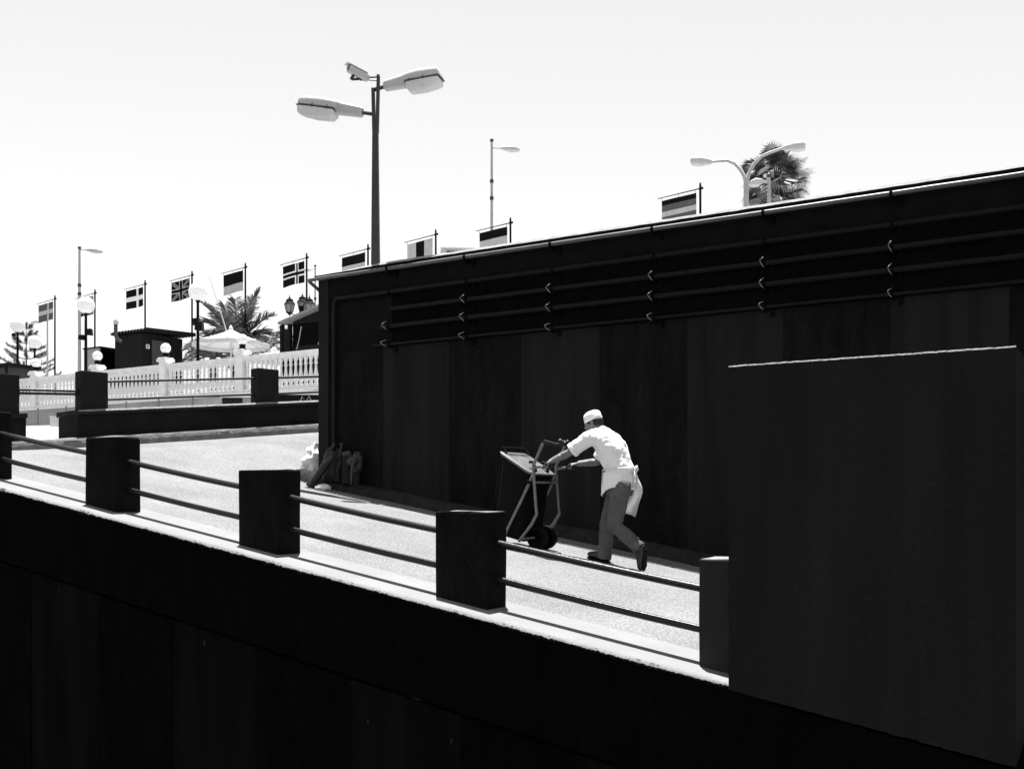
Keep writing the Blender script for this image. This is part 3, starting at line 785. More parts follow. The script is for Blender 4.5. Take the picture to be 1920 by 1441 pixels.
# camera mounted on the top of the post
c0 = PX(709.5, 144, Y1)
t = thing('security_camera', 'pale box camera on a bracket at the top of the double lamp post', 'camera', c0, 0)
m = MB(); m.tube([PX(709.5, 144.5, Y1), PX(690, 145.5, Y1), PX(672, 148.5, Y1 - .05), PX(660, 149, Y1 - .08)], [0.012, 0.014, 0.02, 0.02], 8)
m.tube([PX(709.5, 152, Y1), PX(688, 150.5, Y1), PX(675, 151, Y1 - .03)], 0.006, 6); m.build('bracket', 'lamp_pole', t, True)
m = MB(); a_, e_ = PX(691, 147, Y1 + 0.02), PX(654, 127.5, Y1 - 0.18); d = (e_ - a_).normalized(); L = (e_ - a_).length
m.loft([sup(a_, d, 0.04, 0.045, 0.025), sup(a_ + d*0.02, d, 0.055, 0.062, 0.04), sup(a_ + d*(L - .02), d, 0.058, 0.065, 0.042), sup(a_ + d*L, d, 0.055, 0.06, 0.04)], True)
hb = m.build('housing', 'lamp_grey', t, True, smooth=30)
m = MB(); m.loft([sup(a_ + d*0.04 + Vector((0, 0, .048)), d, 0.066, 0.006, 0.006), sup(a_ + d*(L + .05) + Vector((0, 0, .048)), d, 0.066, 0.006, 0.006)], True); m.build('sunshield', 'lamp_white', hb, True)
m = MB(); m.tube([e_ + d*.001, e_ + d*.02], 0.036, 14); m.build('lens', 'lantern_glass', hb, True)
m = MB(); m.tube([a_ + d*(L*.75) - Vector((0, 0, .06)), PX(659, 149, Y1 - .08)], [0.022, 0.03], 8); m.build('joint', 'lamp_pole', t, True)

def slim_lamp(label, x, ytop, Y, head_x0, head_x1, head_y, r=0.04, mt='thin_pole', fork=None, collars=(), zb=None, hs=1.0):
    top = PX(x, ytop, Y); zb = TZ if zb is None else zb
    t = thing('street_lamp', label, 'street lamp', Vector((top.x, top.y, zb)), 0, 'slim street lamps beyond the wall')
    m = MB(); m.tube([Vector((top.x, top.y, zb)), Vector((top.x, top.y, (zb + top.z)/2)), top], [r*1.5, r*1.15, r*0.8], 10); m.build('pole', mt, t, True, smooth=60)
    m = MB(); m.ball(top + Vector((0, 0, r)), r*1.4, 8, 6); m.build('pole_cap', 'lamp_pole', t, True)
    if collars:
        for cy in collars:
            m = MB(); q = PX(x, cy, Y); m.tube([q - Vector((0, 0, .05)), q + Vector((0, 0, .05))], r*1.35, 10); m.build('collar', 'lamp_pole', t, True)
    sg = 1 if head_x1 > head_x0 else -1
    a_ = PX(head_x0, head_y, Y); b_ = PX(head_x1, head_y + 2, Y); d = (b_ - a_).normalized(); L = (b_ - a_).length
    m = MB(); m.tube([PX(x, head_y - 0.5, Y), a_ + d*0.02], r*0.45, 8); m.build('lamp_arm', mt, t, True)
    pt = lambda f, h=0: a_ + d*L*f + Vector((0, 0, h))
    m = MB(); m.loft([sup(pt(0), d, .03, .02*hs, .02*hs), sup(pt(.2), d, .09, .05*hs, .05*hs), sup(pt(.55), d, .14, .06*hs, .06*hs), sup(pt(.85), d, .12, .06*hs, .02*hs), sup(pt(1), d, .05, .05*hs, -.02*hs)], True)
    h = m.build('lamp_head', 'lamp_grey', t, True, smooth=40)
    m = MB(); m.loft([sup(pt(.3, -.055*hs), d, .09, .02*hs, 0), sup(pt(.55, -.058*hs), d, .11, .04*hs, 0), sup(pt(.9, -.055*hs), d, .08, .02*hs, 0)], True); m.build('refractor', 'refractor', h, True, smooth=40)
    return t
slim_lamp('slim single armed street lamp standing mid row between two flags', 922, 266, 31.0, 938, 975, 278, 0.045, collars=(340, 372))
slim_lamp('tall slim street lamp left of the dark shed', 149, 467, 34.0, 160, 193, 468.5, 0.045, collars=(535, 551), hs=0.9)
slim_lamp('faint far street lamp behind the leftmost flag', 89, 601, 46.0, 82, 58, 602, 0.04, hs=0.8)
slim_lamp('thin far street lamp rising left of the wall corner', 591, 500, 38.0, 584, 570, 505, 0.035, collars=(560,), hs=0.6)
slim_lamp('short street lamp in front of the shaggy palm above the wall', 1442, 333, 27.0, 1432, 1403, 340, 0.05, hs=1.4)
# double curved lamp
Y4 = 22.0
top = PX(1399, 338, Y4)
t = thing('street_lamp', 'pale double street lamp with two curved arms beside the shaggy palm', 'street lamp', Vector((top.x, top.y, TZ)), 0)
m = MB(); m.tube([Vector((top.x, top.y, TZ)), top], [0.075, 0.055], 12); m.build('pole', 'thin_pole', t, True, smooth=60)
def arc(pts, r, nm='lamp_arm'):
    m = MB(); m.tube([PX(a_, b_, Y4 + c_) for a_, b_, c_ in pts], r, 10); m.build(nm, 'thin_pole', t, True, smooth=60)
arc([(1399, 345, 0), (1396, 332, .0), (1389, 319, .05), (1378, 307, .1), (1364, 301, .15), (1348, 302, .2), (1333, 303.5, .25)], [.045, .04, .037, .035, .033, .03, .03])
arc([(1400, 345, 0), (1404, 325, 0), (1414, 307, -.05), (1428, 293, -.1), (1444, 286, -.15), (1460, 280.5, -.2), (1470, 277, -.25)], [.045, .04, .037, .035, .033, .03, .03])
def cobra(a_, b_):
    d = (b_ - a_).normalized(); L = (b_ - a_).length
    m = MB(); m.loft([sup(a_, d, .035, .03, .03), sup(a_ + d*.05, d, .06, .06, .055), sup(a_ + d*L*.42, d, .11, .07, .07), sup(a_ + d*L*.47, d, .125, .07, .09), sup(a_ + d*L*.9, d, .125, .07, .09), sup(a_ + d*L, d, .11, .065, .06)], True)
    h = m.build('lamp_head', 'lamp_grey', t, True, smooth=35)
    m = MB(); c1_ = a_ + d*L*.45 - Vector((0, 0, .072)); c2_ = a_ + d*L*.96 - Vector((0, 0, .066)); m.loft([sup(c1_, d, .085, .012, 0), sup((c1_ + c2_)/2, d, .095, .025, 0), sup(c2_, d, .085, .012, 0)], True); m.build('refractor', 'refractor', h, True, smooth=40)
cobra(PX(1335, 303.5, Y4 + .25), PX(1296, 302.5, Y4 + .4))
cobra(PX(1468, 278, Y4 - .25), PX(1510, 274, Y4 - .4))
# tall globe lamps on the terrace
def globe_lamp(label, x, y, dia_px, Y, extras=()):
    c = PX(x, y, Y); r = dia_px/2/FPX*Y
    t = thing('globe_lamp', label, 'lamp', Vector((c.x, c.y, TZ)), 0, 'tall globe lamps on the terrace')
    m = MB(); m.tube([(0, 0, 0), (0, 0, c.z - TZ - r*0.9)], [0.05, 0.038], 10); m.tube([(0, 0, c.z - TZ - r*1.15), (0, 0, c.z - TZ - r*0.85)], [0.05, 0.08], 10); m.build('pole', 'black_iron', t, smooth=50)
    m = MB(); m.ball((0, 0, c.z - TZ), r, 24, 16); m.build('globe', 'globe', t, smooth=True)
    for dx, yy, w_ in extras:
        q = PX(x + dx, yy, Y); lz = q.z - TZ; lx = q.x - c.x
        m = MB(); m.loft([[Vector((lx + a_*w_*sx, b_*w_*0.8 - 0.05, lz + c_*w_)) for a_, b_, c_ in ((-.5, -.5, -.4), (.5, -.5, -.5), (.5, .5, -.5), (-.5, .5, -.4))] for sx in (1,)] +
                     [[Vector((lx + a_*w_*.8, b_*w_*0.8 - 0.05, lz + c_*w_)) for a_, b_, c_ in ((-.5, -.5, .4), (.5, -.5, .5), (.5, .5, .5), (-.5, .5, .4))]], True)
        m.tube([(0, 0, lz), (lx, 0, lz)], 0.02, 6); m.build('spotlight', 'pipe_dark', t)
globe_lamp('tall white globe lamp with spotlights between the shed and the big parasol', 371, 547, 34, 28.5, ((-2, 604, .22), (4, 613, .24)))
globe_lamp('tall white globe lamp covering part of a dark flag', 161, 572, 32, 30.0, ((-7, 633, .16), (7, 623, .2)))
globe_lamp('tall globe lamp left of the pine at the picture edge', 33, 610, 27, 36.0, ((-6, 628, .12),))
globe_lamp('tall globe lamp just right of the pine trunk', 65, 641, 25, 39.0)
# triple lantern
Yl = 27.0
bp = PX(565, 600, Yl)
t = thing('lantern_post', 'black post carrying three glazed lanterns beside the wall corner', 'lantern', Vector((bp.x, bp.y, TZ)), 0)
m = MB(); m.tube([Vector((bp.x, bp.y, TZ)), PX(565, 592, Yl), PX(565, 574, Yl)], [.05, .05, .07], 10); m.build('pole', 'black_iron', t, True)
for lx, ly, dy in ((543, 573, 0), (580, 573, -.05), (567, 569, .28)):
    Yq = Yl + dy; c = PX(lx, ly, Yq); hgt = 18/FPX*Yl; wd = 9.5/FPX*Yl
    m = MB(); m.tube([PX(565, 585, Yl), PX((565 + lx)/2, 590, Yq), PX(lx, 588, Yq), PX(lx, 585, Yq)], .012, 6); h = m.build('lantern_arm', 'black_iron', t, True)
    m = MB(); m.lathe(c, [(wd*.62, -hgt*.72), (wd, hgt*.12)], 6); m.build('lantern_glass', 'lantern_glass', h, True)
    m = MB(); m.lathe(c, [(wd*1.15, hgt*.13), (wd*1.1, hgt*.2), (wd*.75, hgt*.42), (wd*.7, hgt*.62), (wd*.35, hgt*.72), (.012, hgt*.95), (.006, hgt*1.15)], 8)
    m.lathe(c, [(.01, -hgt*1.05), (wd*.35, -hgt*.85), (wd*.68, -hgt*.74), (wd*.68, -hgt*.71)], 6)
    for k in range(6):
        A = 2*PI*k/6; m.tube([c + Vector((wd*.64*math.cos(A), wd*.64*math.sin(A), -hgt*.72)), c + Vector((wd*1.02*math.cos(A), wd*1.02*math.sin(A), hgt*.13))], .009, 4)
    m.build('lantern_frame', 'black_iron', h, True)

# ================================================================== SHEDS ON THE TERRACE
def up_box(mb, c, lu, lp, z0, z1, mi=0):    # c = near corner; extends lu along U (left, away) and lp along P
    a = [c, c + U*lu, c + U*lu + P*lp, c + P*lp]; a = [a[1], a[0], a[3], a[2]]
    mb.hexa([Vector((q.x, q.y, z0)) for q in a] + [Vector((q.x, q.y, z1)) for q in a], mi)
Ys = 33.0
cn = PX(267, 690, Ys); cn.z = 0
lu, lp = 1.40, 1.66
zr = PX(267, 622, Ys).z
t = thing('shed', 'dark wooden shed with corrugated roof edge and a flue pipe', 'shed', Vector((cn.x, cn.y, TZ)), ROT)
m = MB(); up_box(m, cn, lu, lp, TZ, zr - .02); m.build('wall', 'shed_wood', t, True)
for k in range(9):
    m = MB(); c = cn + U*(0.03 + k*0.15) - P*0.012; up_box(m, c, .135, .0105, TZ + .02, zr - .06); m.build('plank', 'shed_wood', t, True)
m = MB(); up_box(m, cn - U*.05 + P*.34, .048, .72, TZ, zr - .22); dr = m.build('door', 'shed_door', t, True)
m = MB(); up_box(m, cn - U*.065 + P*.95, .013, .06, TZ + 1.0, TZ + 1.12); m.build('handle', 'black_iron', dr, True)
for a_, b_ in ((.30, .04), (1.07, .04)):
    m = MB(); up_box(m, cn - U*.06 + P*a_, .058, b_, TZ, zr - .18); m.build('door_frame', 'shed_wood', t, True)
# corrugated roof sloping
m = MB(); rows = []
nc = 132
for k in range(nc + 1):
    f = k/nc; s_ = -0.25 + f*(lu + .35)
    wv = 0.05*math.sin(f*11*2*PI)
    r0 = cn + U*s_ - P*0.10; r1 = cn + U*s_ + P*(lp + .35)
    rows.append([Vector((r0.x, r0.y, zr + .05 + wv)), Vector((r1.x, r1.y, zr + .16 + wv)), Vector((r1.x, r1.y, zr + .14 + wv)), Vector((r0.x, r0.y, zr + .03 + wv))])
m.loft(rows, True); m.build('roof', 'pipe_dark', t, True)
m = MB(); a = cn - U*.27 - P*.08
m.hexa([Vector((q.x, q.y, z)) for q, z in ((a + U*.02, zr + .0), (a, zr + .0), (a + P*(lp + .43), zr + .09), (a + U*.02 + P*(lp + .43), zr + .09), (a + U*.02, zr + .12), (a, zr + .12), (a + P*(lp + .43), zr + .22), (a + U*.02 + P*(lp + .43), zr + .22))]); m.build('fascia', 'shed_wood', t, True)
m = MB(); c = cn - U*.012 + P*.14 + Vector((0, 0, PX(277, 648, Ys).z)); v1 = P
m.hexa([c + Vector((0, 0, -.07)), c + P*.14 + Vector((0, 0, -.07)), c + P*.14 + U*.01 + Vector((0, 0, -.07)), c + U*.01 + Vector((0, 0, -.07)), c + Vector((0, 0, .07)), c + P*.14 + Vector((0, 0, .07)), c + P*.14 + U*.01 + Vector((0, 0, .07)), c + U*.01 + Vector((0, 0, .07))])
sg = m.build('sign', 'white_concrete', t, True)
m = MB(); c2 = c - U*.004 + P*.05; m.tube([c2 + Vector((0, 0, -.04)), c2 + Vector((0, 0, .04))], .010, 5); m.tube([c2, c2 + P*.05 + Vector((0, 0, .04))], .008, 5); m.tube([c2, c2 + P*.05 + Vector((0, 0, -.04))], .008, 5); m.build('sign_mark', 'black_iron', sg, True)
m = MB(); m.tube([PX(227, 640, 33.1), PX(220, 637, 33), PX(217, 628, 33), PX(217, 607, 33)], [.06, .065, .062, .058], 12); fl_ = m.build('flue_pipe', 'shed_door', t, True, smooth=50)
m = MB(); m.tube([PX(214, 605, 33), PX(221, 600, 33)], [.085, .07], 12); m.tube([PX(217, 608, 33), PX(217, 600, 33)], .075, 12); m.build('flue_cap', 'lamp_grey', fl_, True)
m = MB(); m.tube([PX(218, 624, 33), PX(210, 626, 33), PX(207, 624, 33)], .018, 6); m.build('flue_bracket', 'pipe_dark', fl_, True)
# pale little building left of it
Yk = 35.0; cn = PX(186, 700, Yk); cn.z = 0
zt = PX(186, 652, Yk).z
t = thing('kiosk', 'little kiosk with pale side wall and dark open front', 'kiosk', Vector((cn.x, cn.y, TZ)), ROT)
m = MB(); up_box(m, cn, .85, .05, TZ, zt); m.build('side_wall', 'pale_wall', t, True)
m = MB(); up_box(m, cn + P*.052 + U*.80, .05, 1.0, TZ, zt); m.build('back_wall', 'dark_void', t, True)
m = MB(); up_box(m, cn - U*.05 + P*1.0, .85, .05, TZ, zt); m.build('side_wall', 'dark_void', t, True)
m = MB(); up_box(m, cn + U*.0 + P*.052, .05, .94, TZ, TZ + 0.75); m.build('counter', 'shed_wood', t, True)
m = MB(); up_box(m, cn - U*.1 - P*.03, .98, 1.15, zt + .002, zt + .05); m.build('roof', 'pipe_dark', t, True)
# dark box at far left
Yk = 33.0; cn = PX(14, 700, Yk); cn.z = 0
t = thing('kiosk', 'dark flat roofed kiosk at the picture edge above the far post', 'kiosk', Vector((cn.x, cn.y, TZ)), ROT)
zt = PX(14, 681, Yk).z
m = MB(); up_box(m, cn, 2.0, .9, TZ, zt - .1); m.build('wall', 'shed_door', t, True)
m = MB(); up_box(m, cn - U*.2 - P*.12, 2.3, 1.2, zt - .098, zt); m.build('roof', 'shed_wood', t, True)
m = MB(); up_box(m, cn - U*.02 - P*.02, .14, .018, TZ, zt - .1); m.build('corner_board', 'shed_wood', t, True)
# wooden hut by the wall corner
Yh = 25.8
cn = PX(549, 660, Yh); cn.z = 0
t = thing('wooden_hut', 'dark boarded hut with a shallow sloping roof at the wall corner', 'hut', Vector((cn.x, cn.y, TZ)), ROT)
ze = PX(549, 608, Yh).z
m = MB(); up_box(m, cn - U*2.2, 2.2, 1.6, TZ, ze + .0); m.build('wall', 'dark_void', t, True)
for k in range(8):
    m = MB(); up_box(m, cn - U*2.2 - P*.014, 2.2, .012, TZ + .02 + k*.155, TZ + .165 + k*.155)
    if TZ + .165 + k*.155 < ze: m.build('plank', 'hut_wood', t, True)
m = MB(); c1, c2 = cn + U*.32 - P*.22, cn - U*2.4 - P*.22
e1, e2 = PX(533, 611, Yh).z, PX(640, 563, Yh).z
rr = [(c1, ze + .0), (c2, ze + .62), (c2 + P*2.0, ze + .72), (c1 + P*2.0, ze + .1)]
m.hexa([Vector((q.x, q.y, z)) for q, z in rr] + [Vector((q.x, q.y, z + .06)) for q, z in rr]); m.build('roof', 'roof_grey', t, True)
m = MB(); m.hexa([Vector((q.x, q.y, z)) for q, z in ((cn, ze), (cn - U*2.2, ze), (cn - U*2.2 + P*.03, ze), (cn + P*.03, ze), (cn + U*.01, ze + .05), (cn - U*2.2, ze + .54), (cn - U*2.2 + P*.03, ze + .54), (cn + P*.03, ze + .05))]); m.build('gable', 'hut_wood', t, True)
for a_ in (.27, .0):
    m = MB(); up_box(m, cn + U*a_ - P*.1, .09, .09, TZ, ze - .0); m.build('corner_post', 'black_iron', t, True)
m = MB(); up_box(m, cn + U*.1 - P*.07, .16, .03, TZ + .3, ze - .12); m.build('side_screen', 'hut_wood', t, True)
m = MB(); m.tube([PX(565, 612, 25.2), PX(560, 640, 25.2), PX(556, 655, 25.2)], .012, 5); m.build('strap', 'pale_wall', t, True)
# pale roof edge seen above the wall
t = thing('roof_box', 'small pale roof box showing just above the wall top', 'box', PX(845, 480, 24), 0.1)
m = MB(); m.box(-.2, .55, 0, .5, -.3, .17); m.build('box_body', 'lamp_grey', t)
m = MB(); m.box(-.24, .6, -.04, .54, .172, .2); m.build('box_lid', 'lamp_white', t)
m = MB(); m.box(-.1, .5, -.012, -.002, -.2, .12); m.build('vent', 'dark_void', t)

# ================================================================== PARASOLS
def parasol(label, x, yapex, x0, x1, yrim, Y, ypole):
    ap = PX(x, yapex, Y); R = (x1 - x0)/2/FPX*Y; cx = ((x0 + x1)/2 - 960)/FPX*Y
    rz_ = PX(x, yrim, Y).z
    base = Vector((ap.x, Y, TZ))
    t = thing('parasol', label, 'parasol', base, 0.2, 'white parasols on the terrace')
    n = 8; h0 = rz_ - TZ; hA = ap.z - TZ - .08
    m = MB(); rows = []
    for f in (0.03, .25, .5, .75, 1.0):
        r_ = []
        for k in range(n*4):
            A = 2*PI*k/(n*4); fac = (k % 4)/4; sag = math.cos(PI/n)/math.cos((fac - .5)*2*PI/n)
            rad = R*f*sag; zz = hA + (h0 - hA)*f - 0.05*math.sin(PI*f) - 0.02*f*math.sin(fac*PI)
            r_.append(Vector((rad*math.cos(A), rad*math.sin(A), zz)))
        rows.append(r_)
    rows.append([Vector((q.x*1.005, q.y*1.005, q.z - 0.13)) for q in rows[-1]])
    m.loft(rows, False); m.build('canopy', 'canvas', t, smooth=25)
    m = MB(); m.tube([(0, 0, 0), (0, 0, hA - .02)], .025, 10); m.build('pole', 'lamp_white', t)
    m = MB(); m.tube([(0, 0, hA - .03), (0, 0, hA + .03), (0, 0, hA + .12)], [.07, .06, .02], 10); m.build('finial', 'canvas', t)
    for k in range(n):
        A = 2*PI*k/n; m = MB(); m.tube([(0, 0, hA - .05), (R*.97*math.cos(A), R*.97*math.sin(A), h0 - .03)], .012, 5); m.build('rib', 'lamp_white', t)
    m = MB(); m.lathe((0, 0, 0), [(.3, 0), (.3, .06), (.06, .1), (.05, .3)], 14); m.build('base', 'lamp_grey', t)
parasol('large white parasol in front of the date palm', 433, 612, 362, 503, 643, 30.5, 680)
parasol('smaller white parasol right of the large one, partly behind the hut', 515, 652, 462, 560, 669, 28.5, 690)
parasol('distant white parasol peeping out below the large one', 382, 637, 362, 402, 648, 36.0, 690)

# ================================================================== PALMS AND PINE
def frond(mb, c, tip, arch, nl=34, ll=0.5, rnd=random, lw=0.016):
    mid = (c + tip)/2 + Vector((0, 0, arch))
    pts = []
    for k in range(nl + 1):
        f = k/nl; pts.append(c*(1-f)**2 + mid*2*f*(1-f) + tip*f*f)
    mb.tube(pts[::4] + [pts[-1]], [0.035*(1 - i/(len(pts[::4]) + 1)) + .006 for i in range(len(pts[::4]) + 1)], 5)
    for k in range(4, nl):
        d = (pts[k+1] - pts[k-1]).normalized() if k < nl else (pts[k] - pts[k-1]).normalized()
        sd = d.cross(Vector((0, 0, 1)))
        if sd.length < .05: sd = d.cross(Vector((0, 1, 0)))
        sd.normalize(); un = sd.cross(d)
        f = k/nl; L = ll*(0.55 + .6*math.sin(PI*min(1, f*1.05)))*(rnd.uniform(.8, 1.15))
        for sg in (1, -1):
            for rep in (0, .5):
                q = pts[k] + (pts[min(k+1, nl)] - pts[k])*rep
                v = (d*rnd.uniform(.55, .85) + sd*sg*rnd.uniform(.6, .9) + un*rnd.uniform(.05, .45)).normalized()
                e = q + v*L + Vector((0, 0, -0.10*L - rnd.uniform(0, .12)*L))
                mdp = q + v*L*.5 + Vector((0, 0, .03*L))
                wv = d.cross(v).normalized()*lw if rnd.random() < .5 else d*lw
                mb.add([q - wv*.6, q + wv*.6, mdp + wv, e, mdp - wv], [(0, 1, 2, 4), (4, 2, 3)])
rp = random.Random(5)
Yp = 35.0
cc = PX(446, 650, Yp)
t = thing('date_palm', 'feathery date palm rising behind the large parasol', 'palm tree', Vector((cc.x, cc.y, TZ)), 0)
m = MB(); pr = []
hh = cc.z - TZ
for k in range(15):
    pr.append((0.2 + .025*(k % 2), hh*k/14))
m.lathe((cc.x, cc.y, TZ), pr, 12); m.build('trunk', 'bark', t, True)
tips = [(487, 545, .35, .2), (476, 560, .3, -.6), (511, 592, .35, .0), (506, 628, .35, .5), (486, 640, .3, -.9), (420, 572, .1, .8), (382, 572, .35, 0), (379, 604, .4, .6), (384, 628, .3, -.6), (398, 655, .4, 1.2),
        (440, 560, .1, -.3), (460, 590, .2, 1.2), (425, 620, .2, -1.5), (520, 655, .5, -.3), (355, 655, .5, .2), (346, 676, .6, -.4), (470, 668, .5, -1.2), (432, 672, .6, -1.2), (495, 665, .4, .9), (410, 600, .2, 1.6), (405, 590, .25, -1.2)]
for x, y, ar, dy in tips:
    m = MB(); frond(m, cc, PX(x, y, Yp + dy), ar, 40, .62, rp, .021); m.build('frond', 'palm_leaf', t, True)
for lab, x, y, tl in (('low young palm left of the big parasol pole, beside the shed', 400, 672, [(345, 655, .5), (340, 690, .5), (352, 672, .4), (375, 655, .4), (420, 655, .4), (440, 672, .4), (395, 648, .3), (430, 690, .4), (360, 690, .4)]),
                      ('low palm with arching leaves half hidden by the wooden hut', 545, 655, [(512, 640, .5), (505, 655, .45), (518, 628, .4), (530, 618, .4), (570, 625, .4), (575, 650, .4)])):
    cb = PX(x, y, 33.5)
    t = thing('young_palm', lab, 'palm tree', Vector((cb.x, cb.y, TZ)), 0)
    m = MB(); m.lathe((cb.x, cb.y, TZ), [(.16, 0), (.2, (cb.z - TZ)*.5), (.14, cb.z - TZ)], 10); m.build('trunk', 'bark', t, True)
    for a_, b_, ar in tl:
        m = MB(); frond(m, cb, PX(a_, b_, 33.5 + rp.uniform(-.6, .6)), ar, 28, .33, rp, .014); m.build('frond', 'palm_leaf', t, True)
# dark bushes behind the balustrade under the parasol
cb = PX(432, 668, 34.0)
t = thing('bush', 'dense dark bush under the large parasol behind the balustrade', 'bush', Vector((cb.x, cb.y, TZ)), 0)
m = MB(); m.tube([(0, 0, 0), (0, 0, .5)], [.06, .03], 6)
for k in range(5): m.tube([(0, 0, .3), (rp.uniform(-.7, .7), rp.uniform(-.4, .4), rp.uniform(.6, 1.0))], [.03, .01], 5)
m.build('stem', 'bark', t)
m = MB()
for k in range(2600):
    a_, b_ = rp.uniform(0, 2*PI), rp.uniform(-.3, 1); r_ = rp.random()**.4
    q = Vector((1.15*r_*math.cos(a_)*math.sqrt(max(0, 1 - b_*b_)), .6*r_*math.sin(a_)*math.sqrt(max(0, 1 - b_*b_)), .55 + .65*b_*r_*(1 + .3*nz((a_, b_, 0), 3))))
    v1 = Vector((rp.gauss(0, 1), rp.gauss(0, 1), rp.gauss(0, 1))).normalized()*.05; v2 = v1.orthogonal().normalized()*.022
    m.add([q - v1, q + v2, q + v1, q - v2], [(0, 1, 2, 3)])
m.build('foliage', 'palm_leaf', t)
# shaggy fan palm upper right
Yw = 40.0
cw = PX(1456, 340, Yw)
t = thing('fan_palm', 'shaggy fan palm with pale dead and sunlit leaves behind the curved double lamp', 'palm tree', Vector((cw.x, cw.y, TZ)), 0)
m = MB(); m.lathe((cw.x, cw.y, TZ), [(.3 + .02*(k % 2), (cw.z - TZ)*k/20) for k in range(21)], 12); m.build('trunk', 'bark', t, True)
mg, md = MB(), MB()
for k in range(190):
    A = rp.uniform(0, 2*PI); el_ = math.asin(rp.uniform(-.85, .98))
    dead = el_ < 0.1 and rp.random() < .6
    L = rp.uniform(.55, 1.15)
    d = Vector((math.cos(A)*math.cos(el_), math.sin(A)*math.cos(el_), math.sin(el_)))
    q = cw + d*L + Vector((0, 0, -.12 if el_ < .2 else 0))
    if el_ < 0: q += Vector((0, 0, -.5*rp.random()))
    mb = md if dead or rp.random() < .14 else mg  # some crown leaves coloured pale as sunlit flecks, besides the dead ones
    mb.tube([cw + d*.1, (cw + q)/2 + Vector((0, 0, .06)), q], [.016, .012, .01], 4)
    sd = d.cross(Vector((0, 0, 1)))
    if sd.length < .1: sd = Vector((1, 0, 0))
    sd.normalize(); tilt = rp.uniform(-.5, .5); un = sd.cross(d).normalized(); sd = (sd*math.cos(tilt) + un*math.sin(tilt))
    nb = 15; fl = rp.uniform(.42, .66)
    for b_ in range(nb):
        ang = (b_/(nb - 1) - .5)*2.7
        v = (d*math.cos(ang) + sd*math.sin(ang)).normalized(); w_ = (sd*math.cos(ang) - d*math.sin(ang))*.024
        e1 = q + v*fl*.55; e2 = q + v*fl*rp.uniform(.85, 1.05) + Vector((0, 0, -(.35 if dead else .13)*fl*rp.uniform(.5, 1.5)))
        mb.add([q, e1 + w_, e2, e1 - w_ + Vector((0, 0, .015))], [(0, 1, 2, 3)])
mg.build('crown', 'fan_leaf', t, True); md.build('dead_and_lit_leaves', 'dry_lit_leaf', t, True)
# skirt of hanging dead leaves
m = MB()
for k in range(500):
    A = rp.uniform(0, 2*PI); z = rp.uniform(-2.2, -.2); r_ = .32 + .35*(1 + z/2.4)*rp.uniform(.5, 1.1)
    q = cw + Vector((r_*math.cos(A), r_*math.sin(A), z)); e = q + Vector((.16*math.cos(A), .16*math.sin(A), -rp.uniform(.3, .6)))
    w_ = Vector((-math.sin(A), math.cos(A), 0))*.035
    m.add([q, (q + e)/2 + w_, e, (q + e)/2 - w_], [(0, 1, 2, 3)])
m.build('skirt', 'fan_leaf', t, True)
# norfolk pine far left
Yn = 52.0
top = PX(49, 603, Yn); bz = TZ
t = thing('norfolk_pine', 'airy pine with level whorls of branches at the far left', 'pine tree', Vector((top.x, top.y, bz)), 0)
H = top.z - bz
m = MB(); m.tube([(0, 0, 0), (.02, 0, H*.5), (0, 0, H)], [.09, .055, .008], 8); m.build('trunk', 'bark', t)
m = MB()
for lv in range(8):
    z = H - .35 - lv*.40; R = .28 + .2*lv
    nbr = 6
    for k in range(nbr):
        A = 2*PI*k/nbr + lv*.5; dv = Vector((math.cos(A), math.sin(A), 0))
        pts = [Vector((0, 0, z)) + dv*R*f + Vector((0, 0, .28*R*f*f + .05*f)) for f in (0, .25, .5, .75, 1)]
        m.tube(pts, [.018, .015, .012, .01, .005], 4)
        for j in range(120):
            f = .35 + .65*rp.random(); q = Vector((0, 0, z)) + dv*R*f + Vector((0, 0, .28*R*f*f + .05*f))
            sdv = Vector((-dv.y, dv.x, 0))
            v = (dv*rp.uniform(.1, .7) + sdv*rp.uniform(-1, 1)*.5 + Vector((0, 0, rp.uniform(-.2, 1)))).normalized()*rp.uniform(.10, .28)
            w_ = v.orthogonal().normalized()*.02
            m.add([q - w_, q + w_, q + v], [(0, 1, 2)])
m.build('crown', 'pine_leaf', t)
# bare leaning pole
a_, b_ = PX(431, 640, 31.5), PX(393, 520, 31.5)
t = thing('leaning_pole', 'thin pale bare pole leaning beside the date palm', 'pole', Vector((a_.x, a_.y, TZ)), 0)
m = MB(); f0 = a_ + (a_ - b_)*((a_.z - TZ)/(b_.z - a_.z)); m.tube([f0, a_, b_], [.028, .022, .008], 8); m.build('rod', 'lamp_grey', t, True)
m = MB(); m.lathe(f0, [(.09, -.02), (.09, .05), (.04, .07)], 10); m.build('foot', 'lamp_grey', t, True)

#@@PERSON@@
# ================================================================== BIN ON A HAND CART
def groundpt(s, d): return RD(s, d, road_z(s, d))
dC = 3.66
sW = S_AT(1010, dC)
ax0 = groundpt(sW, dC)                      # ground under the visible wheel
t = thing('wheeled_bin', 'black wheeled rubbish bin tilted on a tubular steel hand cart', 'bin', ax0, ROT)
